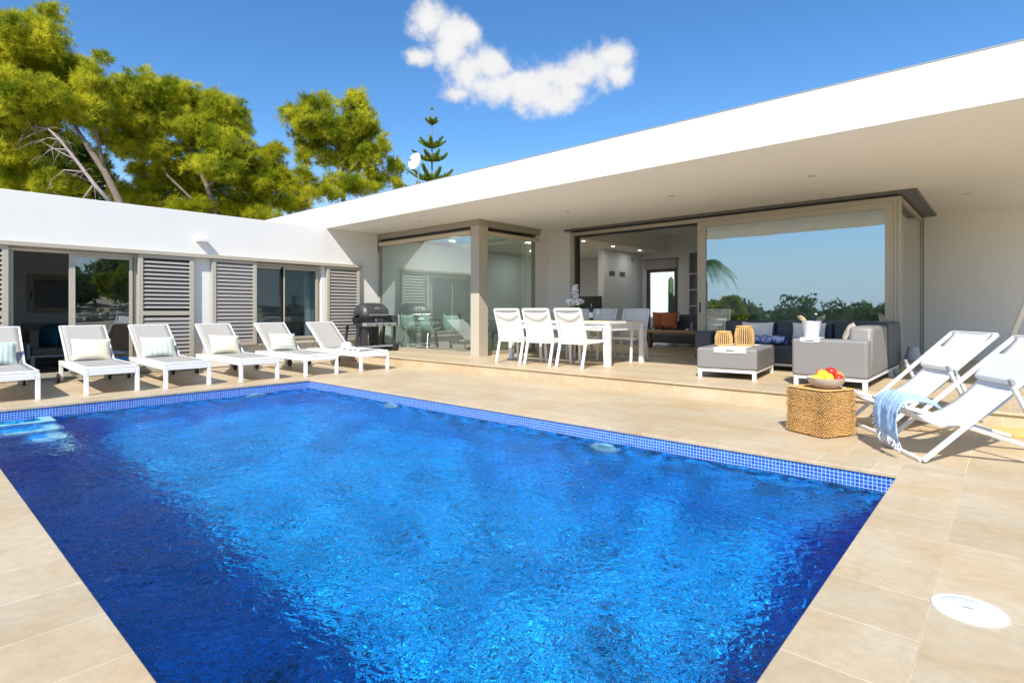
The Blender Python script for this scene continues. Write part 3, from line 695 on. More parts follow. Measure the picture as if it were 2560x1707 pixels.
# hat and towel on the last lounger
hx, hy = -9.75, 6.05
b = MB(); b.lathe((0, 0, 0), [(.19, .004), (.185, .012), (.12, .02), (.105, .03), (.098, .09), (.07, .125), (.0, .135)], 28, cap=False)
o = b.build('sun_hat', M('white_straw_hat', (.80, .80, .80), .9, bump=.3, bscale=120), smooth=True); o.location = (hx, hy, .372); tag(o, 'white wide-brimmed sunhat lying on the lounger beside the barbecue', 'hat')
b = MB(); P = []
for i in range(16):
    P.append([(-9.52 + .036 * i, 6.0 + .32 * (j / 9 - .5) + .01 * math.sin(i), .376 + .012 * math.sin(i * 1.3 + j) * math.cos(j * .9) + .012) for j in range(10)])
b.grid(P); o = b.build('folded_towel', M('white_blue_towel', (.66, .72, .80), .95, var=.25, scale=30), smooth='all', solid=.014); tag(o, 'crumpled white and pale blue towel beside the sunhat on the lounger', 'towel')

# ------------------------------------------------------------------ barbecue
t = thing('barbecue', 'black gas barbecue with arched lid, silver handle and wheels, standing by the glass corner', 'barbecue', (-11.08, 7.52, T))
# local: +x front, y along width
def shell_arc(y, rx, rz, z0, n=14): return [(rx * math.cos(math.pi * k / n), y, z0 + rz * math.sin(math.pi * k / n) ** .8) for k in range(n + 1)]
b = MB()
prof = [(-.36, .55), (-.34, .85), (-.25, 1.0), (.25, 1.0), (.34, .85), (.36, .55)]
P = [shell_arc(-.37, .10, .05, .78)] + [shell_arc(yy, .29 * q, .34 * q, .78) for yy, q in ((-.355, .6), (-.32, .84), (-.24, .97), (-.1, 1.0), (.1, 1.0), (.24, .97), (.32, .84), (.355, .6))] + [shell_arc(.37, .10, .05, .78)]
b.grid(P); lid = b.build('lid', m_char, t, smooth='all', solid=.01)
b = MB(); b.box(.30, .335, -.27, .27, .83, .865); b.bar((.25, -.24, .85), (.31, -.24, .85), .02, .02).bar((.25, .24, .85), (.31, .24, .85), .02, .02); b.build('handle', m_steel, lid, bevel=.012)
b = MB(); b.box(.235, .262, -.06, .06, .975, 1.02); b.build('badge', m_steel, lid, bevel=.004)
b = MB(); b.lathe((0, 0, 0), [(.0, .02), (.05, .02), (.055, 0)], 20, cap=False); 
b = MB(); b.prism([(-.36, .79), (.36, .79), (.30, .60), (-.30, .60)], 'x', -.28, .285); b.build('firebox', m_black, t, bevel=.02)
b = MB(); b.box(.286, .31, -.09, .11, .69, .755); g = b.build('thermometer', m_steel, t, bevel=.012)
b = MB(); b.box(.3102, .314, -.07, .09, .70, .745); b.build('dial', m_black, g)
b = MB(); b.box(.20, .37, -.38, .44, .585, .665); b.build('front_rail', m_greypl, t, bevel=.01)
b = MB(); b.box(.371, .376, -.38, -.24, .59, .66); b.build('rail_end', m_steel, t)
for s in (-1, 1):
    b = MB(); b.box(-.24, .26, s * .62 if s < 0 else .42, -.42 if s < 0 else .56, .60 if s < 0 else .64, .64 if s < 0 else .84); b.build('side_shelf', m_char, t, bevel=.015)
    b = MB(); b.bar((.22, s * .5, .62), (.24, s * (.57 if s < 0 else .46), .02), .045, .06); b.build('leg', m_char, t, bevel=.008)
    b = MB(); b.bar((-.2, s * .5, .62), (-.22, s * (.57 if s < 0 else .46), .02), .045, .06); b.build('leg', m_char, t, bevel=.008)
b = MB(); b.box(-.26, .28, .575, .61, .60, .84); b.build('shelf_edge', m_greypl, t, bevel=.012)
b = MB(); b.prism([(-.40, .584), (-.22, .584), (-.24, .06), (-.36, .06)], 'x', .0, .22); b.build('front_panel', m_char, t, bevel=.01)
b = MB(); b.prism([(-.04, .584), (.14, .584), (.12, .05), (.02, .05)], 'x', -.1, .12); b.build('gas_column', m_black, t, bevel=.02)
b = MB(); b.box(-.2, .24, -.55, .45, .10, .14); b.build('bottom_shelf', m_greypl, t, bevel=.008)
for xx in (-.2, .26):
    b = MB(); b.tube([(xx - .02, .50, .085), (xx + .03, .50, .085)], .085, 20) if False else b.lathe((0, 0, 0), [(.0, -.02), (.06, -.025), (.085, -.015), (.085, .015), (.06, .025), (0, .02)], 24, cap=False)
    o = b.build('wheel', m_rubber, t, smooth=True); o.location = (xx, .50, .086); o.rotation_euler = (0, R(90), 0)
b = MB(); b.box(.265, .285, .05, .40, .56, .575); 
for k in range(3):
    b = MB(); b.tube([(.286, .2 + .07 * k, .63), (.30, .2 + .07 * k, .63)], .022, 14) if False else b.ball((.378, -.1 + .17 * k, .625), .018, 10); b.build('knob', m_black, t, smooth='all')

# ------------------------------------------------------------------ dining set
t = thing('dining_table', 'long white rectangular outdoor dining table laid with glasses and straw mats', 'table', (-6.13, 8.66, T))
b = MB(); b.box(-1.14, 1.14, -.62, .62, .715, .76); b.build('table_top', M('white_glass_top', (.80, .80, .78), .12), t, bevel=.006)
b = MB(); b.box(-1.10, 1.10, -.58, -.54, .60, .7149).box(-1.10, 1.10, .54, .58, .60, .7149).box(-1.10, -1.06, -.539, .539, .60, .7149).box(1.06, 1.10, -.539, .539, .60, .7149); b.build('apron', m_wframe, t)
for sx in (-1, 1):
    for sy in (-1, 1):
        b = MB(); b.box(sx * 1.13 - (.08 if sx > 0 else 0), sx * 1.13 + (0 if sx > 0 else .08), sy * .61 - (.08 if sy > 0 else 0), sy * .61 + (0 if sy > 0 else .08), 0, .7148); b.build('leg', m_wframe, t, bevel=.004)
def dchair():
    t = thing('dining_chair', 'x', 'chair', (0, 0, 0), 0, 'white outdoor armchairs around the dining table')
    # local: +y towards table (front), back at y=-.31
    for s in (-1, 1):
        x = s * .265
        b = MB(); b.bar((x, -.26, .40), (x, -.36, .0), .034, .045, (1, 0, 0)); b.build('leg', m_wframe, t, bevel=.006)
        b = MB(); b.bar((x, .26, .645), (x, .30, .0), .034, .045, (1, 0, 0)); b.build('leg', m_wframe, t, bevel=.006)
        b = MB(); b.bar((x, -.25, .38), (x, -.27, .55), .034, .04, (1, 0, 0)); b.bar((x, -.27, .55), (x, -.41, .965), .034, .04, (1, 0, 0)); b.build('back_post', m_wframe, t, bevel=.006)
        b = MB(); b.tube([(x, -.31, .62), (x, -.15, .655), (x, .1, .67), (x, .25, .66), (x, .29, .60)], .02, 8); b.build('armrest', m_wframe, t, smooth=True)
        b = MB(); b.bar((x, -.25, .41), (x, .28, .43), .03, .045); b.build('side_rail', m_wframe, t, bevel=.005)
    for (xa, ya, za) in ((.25, -.255, .40), (.25, .28, .43), (.262, -.41, .965)):
        b = MB(); b.bar((-xa, ya, za), (xa, ya, za), .034, .038); b.build('cross_rail', m_wframe, t, bevel=.005)
    P = [[(x, -.24 + .52 * i / 8, .435 + .012 * i / 8 - .015 * math.sin(math.pi * i / 8)) for x in np.linspace(-.25, .25, 5)] for i in range(9)]
    b = MB(); b.grid(P); b.build('seat', m_wsling, t, smooth='all', solid=.008)
    P = []
    for i in range(12):
        q = i / 11; z = .42 + .535 * q; y = (-.255 - .02 * min(1, q * 4)) - max(0, (z - .55)) * .335
        P.append([(x, y + .015 * (1 - (x / .25) ** 2), z) for x in np.linspace(-.25, .25, 9)])
    b = MB(); b.grid(P); b.build('backrest', m_wsling, t, smooth='all', solid=.006)
    P = []
    for i in range(3):
        P.append([(x, -.352 - (-.10 * (x / .25) ** 2) * .335 * -1 - .012, .77 - .02 + .022 * i + .10 * (x / .25) ** 2) for x in np.linspace(-.25, .25, 13)])
    P = [[(p[0], -.255 - .02 - max(0, p[2] - .55) * .335 + .015 * (1 - (p[0] / .25) ** 2) - .008, p[2]) for p in row] for row in P]
    b = MB(); b.grid(P); b.build('back_band', M('grey_sling_band', (.52, .48, .42), .8), t, smooth='all')
    return t
D0 = dchair()
ch = [(-6.72, 7.76, 4, 'white armchair at the near side of the dining table, closest to the glass corner'),
      (-6.08, 7.80, 3, 'white armchair in the middle of the near side of the dining table'),
      (-5.40, 7.84, -2, 'white armchair at the near side of the dining table, closest to the ottoman'),
      (-5.42, 9.33, 181, 'white armchair at the far side of the dining table, by the indoor sofa'),
      (-6.14, 9.34, 180, 'white armchair in the middle of the far side of the dining table'),
      (-6.84, 9.34, 178, 'far-side white armchair behind the flower vase')]
for i, (x, y, a, lb) in enumerate(ch):
    o = D0 if i == 0 else dup(D0, (x, y, T))
    o.location = (x, y, T); o.rotation_euler = (0, 0, R(a)); o['label'] = lb
TT = T + .7602
mats_ = [(-6.7, 8.25), (-6.08, 8.25), (-5.4, 8.25), (-5.4, 9.05), (-6.1, 9.05), (-6.8, 9.05)]
ml = ['near side, left place', 'near side, middle place', 'near side, right place', 'far side, right place', 'far side, middle place', 'far side, left place']
for (x, y), q in zip(mats_, ml):
    b = MB(); b.box(x - .22, x + .22, y - .16, y + .16, TT, TT + .006); tag(b.build('placemat', m_straw), 'straw placemat on the white dining table, %s' % q, 'placemat', 'straw placemats on the dining table')
def wineglass():
    b = MB(); b.lathe((0, 0, 0), [(.034, 0), (.034, .002), (.005, .006), (.004, .09), (.02, .105), (.038, .135), (.04, .165), (.032, .21), (.030, .21), (.038, .165), (.036, .137), (.018, .108), (0, .10)], 18, cap=False)
    return b.build('wine_glass', m_vglass, smooth='all')
g0 = wineglass()
gl = [(-5.48, 8.45, 'wine glass at the near right corner of the table'), (-5.42, 8.85, 'wine glass at the far right of the table'), (-5.62, 8.70, 'wine glass right of the wine bottle'),
      (-6.62, 8.50, 'wine glass left of the flower vase, nearer the camera'), (-6.95, 8.85, 'wine glass at the left end of the table'), (-6.75, 8.75, 'wine glass between the flowers and the left end')]
for i, (x, y, q) in enumerate(gl):
    o = g0 if i == 0 else g0.copy()
    if i: C.objects.link(o)
    o.location = (x, y, TT + .0065); tag(o, q, 'glass', 'wine glasses on the dining table')
b = MB(); b.lathe((0, 0, 0), [(.0, 0), (.037, 0), (.038, .01), (.038, .19), (.03, .22), (.014, .25), (.0135, .31), (.0, .31)], 20, cap=False)
t = thing('wine_bottle', 'dark wine bottle with a white label on the dining table', 'bottle', (-5.80, 8.72, TT)); b.build('glass_body', m_bottle, t, smooth=True)
b = MB(); b.lathe((0, 0, .05), [(.0385, 0), (.0385, .10)], 20, cap=False); b.build('label_band', m_label, t, smooth=True)
b = MB(); b.lathe((0, 0, .255), [(.0145, 0), (.0145, .058), (0, .059)], 16, cap=False); b.build('foil', M('grey_foil', (.25, .27, .3), .3, metal=.6), t, smooth=True)
t = thing('flower_vase', 'clear glass vase of tall white blossoms on the dining table', 'vase', (-6.16, 8.72, TT))
b = MB(); b.lathe((0, 0, 0), [(0, .004), (.06, .0), (.062, .01), (.07, .19), (.066, .19), (.058, .015), (0, .012)], 24, cap=False); b.build('glass_vase', m_vglass, t, smooth=True)
b = MB()
for k in range(12):
    a = k * .55; b.tube([(.02 * math.cos(a), .02 * math.sin(a), .02), (.05 * math.cos(a + .5), .05 * math.sin(a + .5), .2), (.1 * math.cos(a + .5), .1 * math.sin(a + .5), .34)], .004, 5)
b.tube([(0, 0, .05), (.01, 0, .55)], .004, 5); b.build('stems', M('green_stem', (.12, .22, .05), .6), t)
b = MB()
for k in range(150):
    if k < 95:
        a = rng.uniform(0, 6.28); rr = rng.uniform(.02, .17) ; c = Vector((rr * math.cos(a), rr * math.sin(a), .30 + rng.uniform(0, .13) * (1 - rr * 2)))
    else: c = Vector((rng.uniform(-.045, .045), rng.uniform(-.045, .045), rng.uniform(.42, .66)))
    for j in range(5):
        n_ = Vector(rng.normal(size=3)).normalized(); m_ = n_.orthogonal().normalized() * .030; k_ = n_.cross(m_)
        q = c + n_ * .01; b.add([q - m_, q - k_ * .8, q + m_, q + k_ * .8], [(0, 1, 2, 3)])
b.build('blossoms', m_petal, t)

# ------------------------------------------------------------------ lounge set
def cushion_box(name, x0, x1, y0, y1, z0, z1, mat, parent, bev=.035): 
    b = MB(); b.box(x0, x1, y0, y1, z0, z1); return b.build(name, mat, parent, bevel=bev, seg=3)
t = thing('ottoman', 'grey padded ottoman on a white base, a tray and two rope lanterns on it', 'ottoman', (-2.99, 8.32, T), R(7))
cushion_box('cushion', -.40, .40, -.64, .64, .13, .425, m_sofa, t)
b = MB(); b.box(-.385, .385, -.625, -.59, .09, .129).box(-.385, .385, .59, .625, .09, .129).box(-.385, -.35, -.589, .589, .09, .129).box(.35, .385, -.589, .589, .09, .129); b.build('base_frame', m_wframe, t, bevel=.004)
for sx in (-1, 1):
    for sy in (-1, 1):
        b = MB(); b.box(sx * .385 - (.05 if sx > 0 else 0), sx * .385 + (0 if sx > 0 else .05), sy * .625 - (.05 if sy > 0 else 0), sy * .625 + (0 if sy > 0 else .05), 0, .0899); b.build('leg', m_wframe, t, bevel=.003)
def tray(loc, rz, w, dpt, label, drop=.065):
    t = thing('tray', label, 'tray', loc, rz)
    b = MB(); b.box(-w / 2, w / 2, -dpt / 2, dpt / 2, 0, .012); b.build('tray_top', m_wframe, t, bevel=.003)
    b = MB(); hw, hz, r_ = .055, -.035, .012
    y0, y1 = -dpt / 2 - .012, -dpt / 2 - .0005
    outer = [(-w / 2, -drop), (w / 2, -drop), (w / 2, .012), (-w / 2, .012)]
    # front flap with a handle slot built from four strips
    b.box(-w / 2, -hw, y0, y1, -drop, .012).box(hw, w / 2, y0, y1, -drop, .012).box(-hw, hw, y0, y1, hz + r_, .012).box(-hw, hw, y0, y1, -drop, hz - r_)
    b.build('tray_flap', m_wframe, t)
    return t
tray((-2.92, 8.18, T + .427), R(7), .42, .98, 'white tray with a cut-out handle lying across the grey ottoman')
def lantern(x, y, r, h, label):
    t = thing('rope_lantern', label, 'lantern', (x, y, T + .44), 0, 'two rope lanterns on the ottoman')
    b = MB(); n_ = 26
    for k in range(n_):
        a = 2 * math.pi * k / n_; pts = []
        for i in range(9):
            q = i / 8; rr = r * (1 - .22 * max(0, q - .55) / .45 - .04 * (1 - q)) ; pts.append((rr * math.cos(a + .02 * math.sin(i * 2 + k)), rr * math.sin(a + .02 * math.sin(i * 2 + k)), .015 + (h - .03) * q))
        b.tube(pts, .0085, 6, cap=False)
    b.build('rope_strands', m_rope, t, smooth='all')
    b = MB()
    for z, rr in ((.012, r * .97), (h - .012, r * .79)):
        b.tube([(rr * math.cos(2 * math.pi * k / 32), rr * math.sin(2 * math.pi * k / 32), z) for k in range(33)], .012, 8, cap=False)
    b.build('rope_rim', m_rope, t, smooth='all')
    b = MB(); b.lathe((0, 0, .0), [(0, .004), (r * .6, .004), (r * .6, h * .8), (r * .58, h * .8), (r * .57, .01)], 20, cap=False); b.build('glass_insert', M('smoked_glass', (.12, .09, .06), .2), t, smooth=True)
lantern(-3.07, 8.02, .118, .21, 'lower natural rope lantern on the ottoman tray')
lantern(-2.84, 8.19, .130, .285, 'taller natural rope lantern on the ottoman tray')

t = thing('corner_sofa', 'large grey L-shaped outdoor corner sofa on a white base against the big window', 'sofa', (-2.6, 9.0, T))
ox, oy = 2.6, -9.0
def cb_(name, x0, x1, y0, y1, z0, z1, mat=m_sofa, bev=.035): return cushion_box(name, x0 + ox, x1 + ox, y0 + oy, y1 + oy, z0 - T, z1 - T, mat, t, bev)
cb_('armrest', -2.07, -1.24, 7.66, 7.90, .30, .762)
cb_('seat', -2.07, -1.50, 7.905, 9.40, .30, .56)
cb_('seat', -4.05, -1.50, 9.405, 10.0, .28, .56, m_sofa_d)
# right-hand backrest in two pieces, slanted front edge
b = MB(); b.prism([(7.80 + oy, .30 - T), (7.98 + oy, .92 - T), (9.02 + oy, .92 - T), (9.10 + oy, .30 - T)], 'x', -1.495 + ox, -1.235 + ox); b.build('backrest', m_sofa, t, bevel=.05, seg=3)
cb_('backrest', -1.495, -1.235, 9.11, 10.25, .30, .955, m_sofa_d, .05)
for x0, x1 in ((-4.12, -3.82),): cb_('armrest', x0, x1, 9.41, 10.22, .28, .76, m_sofa_d)
for x0, x1 in ((-3.815, -2.96), (-2.955, -2.10), (-2.095, -1.50)): cb_('backrest', x0, x1, 10.0, 10.25, .40, .935, m_sofa_d, .04)
b = MB(); b.box(-2.05 + ox, -1.25 + ox, 7.68 + oy, 7.72 + oy, .09, .125).box(-2.05 + ox, -2.01 + ox, 7.721 + oy, 9.4 + oy, .09, .125).box(-1.29 + ox, -1.25 + ox, 7.721 + oy, 10.2 + oy, .09, .125).box(-4.05 + ox, -2.05 + ox, 9.40 + oy, 9.44 + oy, .07, .104)
b.build('base_frame', m_wframe, t, bevel=.004)
for (x, y) in ((-2.05, 7.68), (-1.30, 7.68), (-1.30, 9.55), (-4.03, 9.41), (-2.05, 9.35), (-1.30, 10.14)):
    b = MB(); b.box(x + ox, x + .05 + ox, y + oy, y + .05 + oy, 0, .0899 if y < 9.4 or x > -2 else .069); b.build('leg', m_wframe, t, bevel=.003)
def pil(loc, rot, w, h, th, mat, label, cat='pillow', group=None):
    b = MB(); b.pillow(w, h, th); o = b.build('pillow', mat, smooth='all'); o.location = loc; o.rotation_euler = rot; return tag(o, label, cat, group)
pil((-3.22, 9.90, .755), (R(78), 0, R(2)), .52, .34, .15, m_pillow, 'pale linen pillow on the sofa above the rolled blue towel')
pil((-2.42, 9.90, .755), (R(78), 0, R(-2)), .50, .34, .15, m_pillow, 'pale linen pillow on the sofa behind the white bucket')
pil((-1.56, 8.35, .77), (R(76), R(0), R(-80)), .42, .40, .14, M('cream_linen', (.66, .60, .48), .95, bump=.3, bscale=70), 'cream pillow leaning inside the near end of the corner sofa')
# rolled towel on the seat
b = MB(); P = []
for i in range(22):
    x = -3.38 + .70 * i / 21
    P.append([(x, 9.62 + .10 * math.cos(a) + .01 * math.sin(i * .9), .64 + .07 * math.sin(a) + .012 * math.sin(i * 1.1 + a)) for a in np.linspace(0, 2 * math.pi, 15)])
mt = m_bluetow; nn2 = mt.node_tree.nodes; ll2 = mt.node_tree.links
vz = nn2.new('ShaderNodeTexNoise'); vz.inputs['Scale'].default_value = 11; vz.inputs['Detail'].default_value = 1; vz.inputs['Distortion'].default_value = 1.5
vr = nn2.new('ShaderNodeValToRGB'); vr.color_ramp.elements[0].position = .48; vr.color_ramp.elements[1].position = .54; vr.color_ramp.elements[0].color = (.10, .14, .45, 1); vr.color_ramp.elements[1].color = (.5, .56, .8, 1)
ll2.new(nn2['Texture Coordinate'].outputs['Object'], vz.inputs['Vector']); ll2.new(vz.outputs[0], vr.inputs[0]); ll2.new(vr.outputs[0], nn2['Principled BSDF'].inputs['Base Color'])
b.grid(P); tag(b.build('rolled_towel', m_bluetow, smooth='all'), 'rolled blue and white patterned towel on the sofa seat', 'towel')
# ice bucket
tray((-1.86, 7.79, .766), R(0), .22, .25, 'small white tray on the arm of the corner sofa, under the white bucket', drop=.04)
t = thing('ice_bucket', 'white bucket with a cloth and bottle in it, on the sofa arm', 'bucket', (-1.87, 7.79, .779))
b = MB(); b.lathe((0, 0, 0), [(0, 0), (.078, 0), (.082, .01), (.112, .20), (.116, .205), (.108, .205), (.076, .014), (0, .012)], 30, cap=False); b.build('pail', M('white_enamel', (.80, .78, .84), .35), t, smooth=True)
b = MB(); b.tube([(-.03, -.05, .17), (-.06, -.09, .235), (-.105, -.08, .265), (-.14, -.05, .26), (-.13, -.03, .235), (-.09, -.01, .215), (-.05, 0, .18)], .011, 8); b.build('cloth', M('beige_cloth', (.62, .48, .28), .9), t, smooth=True)
b = MB(); b.tube([(.02, .02, .05), (.035, .03, .24), (.04, .035, .285)], [.035, .02, .014], 12); b.build('bottle_neck', m_bottle, t, smooth=True)
b = MB(); b.tube([(.04, .035, .286), (.043, .037, .30)], .015, 10); b.build('cap', m_wframe, t, smooth=True)
b = MB(); b.tube([(.05, -.02, .17), (.09, -.03, .24), (.15, 0, .27), (.14, .02, .24), (.09, .0, .2)], .012, 8); b.build('ribbon', m_vglass, t, smooth=True)
# floor lamp beside the sofa
t = thing('outdoor_lamp', 'small lamp with a pale grey shade standing on the terrace behind the corner sofa', 'lamp', (-1.10, 10.42, T))
b = MB(); b.lathe((0, 0, 0), [(0, 0), (.09, 0), (.09, .012), (.012, .02), (.011, .22), (0, .22)], 20, cap=False); b.build('stand', m_wframe, t, smooth=True)
b = MB(); b.lathe((0, 0, .20), [(.108, 0), (.11, .002), (.066, .19), (.063, .19)], 28, cap=False); b.build('lamp_shade', M('grey_lamp_shade', (.50, .52, .55), .8), t, smooth=True, solid=.004)
# two yellow-green lumps for an unidentified small thing beside the lamp
b = MB(); b.ball((0, 0, .035), .035, 10, (1.25, 1, 1)); b.ball((.05, .04, .03), .03, 10, (1.2, 1, 1)); 
tag(b.build('yellow_green_lumps', M('lump_yellow_green', (.5, .5, .05), .8, var=.3)), 'two small yellow-green lumps on the terrace by the lamp foot', 'plant').location = (-1.22, 10.2, T)

# ------------------------------------------------------------------ pouf, bowl and fruit
pc = Vector((-1.288, 5.675)); pa = R(-26)
t = thing('wicker_pouf', 'square woven seagrass pouf by the pool with a fruit bowl on top', 'pouf', (pc.x, pc.y, 0), pa)
b = MB(); h = .42; s_ = .205
cs, sn = math.cos, math.sin
def ring(q):     # rounded square outline
    pts = []
    for k in range(64):
        a = 2 * math.pi * k / 64; c_, s2 = math.cos(a), math.sin(a); p = 14
        rr = (abs(c_) ** p + abs(s2) ** p) ** (-1 / p); pts.append((rr * c_ * q, rr * s2 * q))
    return pts
nrow = 26
core = MB(); core.lathe((0, 0, 0), [(0, 0)], 3, cap=False) if False else None
P = []
for z, q in ((0.004, .0), (.004, .18), (.02, .196), (.4, .196), (.412, .18), (.412, 0)): P.append([(x, y, z) for x, y in ring(q)] + [(ring(q)[0][0], ring(q)[0][1], z)])
cb2 = MB(); cb2.grid(P); cb2.build('core', M('dark_seagrass', (.16, .085, .03), .95, var=.3, scale=30), t)
w = MB()
for i in range(nrow):
    z = .012 + (h - .024) * i / (nrow - 1); base = ring(.205 - (.012 if i in (0, nrow - 1) else 0) + .004 * math.sin(i * .9)); per = len(base)
    # each row is a chain of short fat knots
    nk = 84
    for k in range(nk):
        u_ = (k + .5 * (i % 2)) / nk * per; j = int(u_) % per; fr_ = u_ - int(u_); p0 = Vector(base[j]); p1 = Vector(base[(j + 1) % per]); c = p0.lerp(p1, fr_); d = (p1 - p0).normalized()
        nrm = Vector((d.y, -d.x)); L2 = .0125; rw = .0095
        cx, cy = c.x, c.y
        a3 = Vector((d.x, d.y, .35)).normalized() * L2; n3 = Vector((nrm.x, nrm.y, 0)) * rw * .8; u3 = Vector((-d.x * .35, -d.y * .35, 1)).normalized() * rw
        o3 = Vector((cx + nrm.x * rng.uniform(-.002, .003), cy + nrm.y * rng.uniform(-.002, .003), z + rng.uniform(-.002, .002)))
        w.add([o3 - a3, o3 + u3 * .8 + n3 * .3, o3 + n3 * (1 + rng.uniform(-.2, .2)), o3 - u3 * .8 + n3 * .3, o3 + a3], [(0, 1, 2), (0, 2, 3), (4, 2, 1), (4, 3, 2)])
w.build('woven_side', m_rope2, t)
w = MB()
for q in np.arange(.012, .2, .0155):
    base = ring(q); nk = max(8, int(q / .205 * 84))
    for k in range(nk):
        u_ = k / nk * 64; j = int(u_) % 64; p0 = Vector(base[j]); p1 = Vector(base[(j + 1) % 64]); c = p0.lerp(p1, u_ - int(u_)); d = (p1 - p0).normalized()
        a3 = Vector((d.x, d.y, 0)) * .0125; s3 = Vector((d.y, -d.x, 0)) * .009; o3 = Vector((c.x, c.y, .412)); n3 = Vector((0, 0, .009))
        w.add([o3 - a3, o3 + s3, o3 + n3, o3 - s3, o3 + a3], [(0, 1, 2), (0, 2, 3), (4, 2, 1), (4, 3, 2)])
w.build('woven_top', m_rope2, t)
bx, by, bz = -1.235, 5.63, .424
b = MB(); b.lathe((0, 0, 0), [(0, .0), (.085, .0), (.09, .004), (.135, .036), (.16, .092), (.154, .092), (.13, .042), (.08, .014), (0, .012)], 40, cap=False)
o = b.build('fruit_bowl', m_bowl, smooth=True); o.location = (bx, by, bz); tag(o, 'shallow pale wooden bowl full of fruit on the woven pouf', 'bowl')
fr_list = [('lemon', m_lemon, -.085, -.04, .062, .033, (1.3, 1, .95), 'yellow lemon at the left rim of the fruit bowl'), ('lemon', m_lemon, -.02, -.075, .07, .035, (1, 1.0, 1.1), 'yellow lemon in the middle front of the fruit bowl'),
           ('lemon', m_lemon, -.03, -.01, .095, .034, (1.25, 1, 1), 'yellow lemon on top, left of the red apple'),
           ('apple', m_apple, .035, -.01, .118, .040, (1, 1, .93), 'big red apple on top of the fruit heap'), ('apple', m_apple, .055, -.075, .068, .036, (1, 1, .93), 'red apple at the front right of the fruit bowl'),
           ('peach', m_peach, .095, -.01, .085, .036, (1, 1, .97), 'orange-red peach at the right rim of the fruit bowl'), ('apple', M('pink_skin', (.6, .17, .12), .3, var=.3, scale=14), -.01, .055, .10, .036, (1, 1, .95), 'pale pink apple at the back of the fruit heap')]
for nm, mt, x, y, z, r_, s3, lb in fr_list:
    r2 = Vector((math.cos(R(41.7)), math.sin(R(41.7)))); f2 = Vector((-r2.y, r2.x)); p = (r2 * x + f2 * y) * 1.12; r_ *= 1.2; z += .022
    b = MB(); b.ball((0, 0, 0), r_, 18, s3); o = b.build(nm, mt, smooth='all'); o.location = (bx + p.x, by + p.y, bz + z); o.rotation_euler = (0, 0, R(41 + x * 200)); tag(o, lb, 'fruit', 'fruit in the bowl')

# ------------------------------------------------------------------ deck chairs
def sling_chair(F, ang, label, seat_shift=0):
    t = thing('deck_chair', label, 'deck chair', (F[0], F[1], 0), ang, 'white folding deck chairs beside the pool')
    W = .60; bx_ = 1.0
    # local x = towards the back, local y = lateral (0 = near side)
    top = (.95, .905); sf = (-.105 + seat_shift, .405); sb = (1.07, .02)
    for y in (0.0, W):
        b = MB(); b.bar((0, y, .018), (top[0], y, top[1]), .028, .042, (0, 1, 0)); b.build('long_rail', m_wframe, t, bevel=.008)
        yi = .034 if y == 0 else W - .034
        b = MB(); b.bar((sf[0], yi, sf[1]), (sb[0], yi, sb[1]), .028, .040, (0, 1, 0)); b.build('seat_rail', m_wframe, t, bevel=.008)
        q = .60; px_, pz_ = top[0] * q, top[1] * q
        yo = -.03 if y == 0 else W + .03
        b = MB(); b.bar((px_ - .02, yo, pz_ + .04), (px_ + .16, yo, .20), .024, .036, (0, 1, 0)); b.build('prop_arm', m_wframe, t, bevel=.006)
        b = MB(); b.bar((px_ - .035, yo, pz_ + .085), (px_ - .018, yo, pz_ + .035), .022, .034, (0, 1, 0)); b.build('arm_tip', m_greypl, t, bevel=.004)
    for (xa, za, ya, wa) in ((0, .016, .016, .034), (top[0], top[1], .016, .042), (sf[0], sf[1], .05, .03), (sb[0], sb[1], .05, .03)):
        b = MB(); b.bar((xa, ya, za), (xa, W - ya, za), wa, .027); b.build('cross_bar', m_wframe, t, bevel=.006)
    P = []
    n_ = 30
    a0 = Vector((sf[0], sf[1] + .012)); a1 = Vector((.32, .0)); a2 = Vector((.62, .52)); a3 = Vector((top[0] - .01, top[1] + .01))
    prof = []
    for i in range(n_ + 1):
        u_ = i / n_; p = a0 * (1 - u_) ** 3 + a1 * 3 * u_ * (1 - u_) ** 2 + a2 * 3 * u_ * u_ * (1 - u_) + a3 * u_ ** 3
        prof.append(p); P.append([(p.x, yy, p.y - .012 * (1 - ((yy - W / 2) / .25) ** 2)) for yy in np.linspace(.055, W - .055, 9)])
    b = MB(); b.grid(P); b.build('sling', m_wsling, t, smooth='all', solid=.006)
    # head pillow hanging over the upper sling
    p0 = prof[int(n_ * .89)]; p1 = prof[int(n_ * .70)]; mid = (p0 + p1) / 2; d = (p0 - p1); an = math.atan2(d.y, d.x)
    m4 = Matrix.Translation((mid.x - .018, W / 2, mid.y + .016)) @ Matrix.Rotation(-an, 4, 'Y')
    b = MB(); b.box(-.125, .125, -.252, .252, -.028, .028); b.v = [tuple(m4 @ Vector(q)) for q in b.v]; b.build('head_pillow', M('pillow_mesh', (.76, .76, .73), .8, bump=.15, bscale=300), t, bevel=.026, seg=4)
    return t
sling_chair((-.473, 5.041), R(31), 'white folding deck chair nearest the camera, pale blue towel over its front')
sling_chair((-.868, 5.925), R(34), 'white folding deck chair behind the woven pouf, next to the grey sofa', -.19)
# slanting pole running out of the frame, with a white sleeve
t = thing('wooden_pole', 'slanting pole leaning up at the right edge behind the deck chairs', 'pole', (-.16, 10.2, T))
b = MB(); b.bar((0, 0, 0), (.30, -.75, 1.0), .05, .05); b.build('shaft', m_wood, t, bevel=.008)
b = MB(); b.bar((.09, -.225, .3005), (.49, -1.23, 1.64), .056, .056); b.build('sleeve', m_wframe, t, bevel=.008)
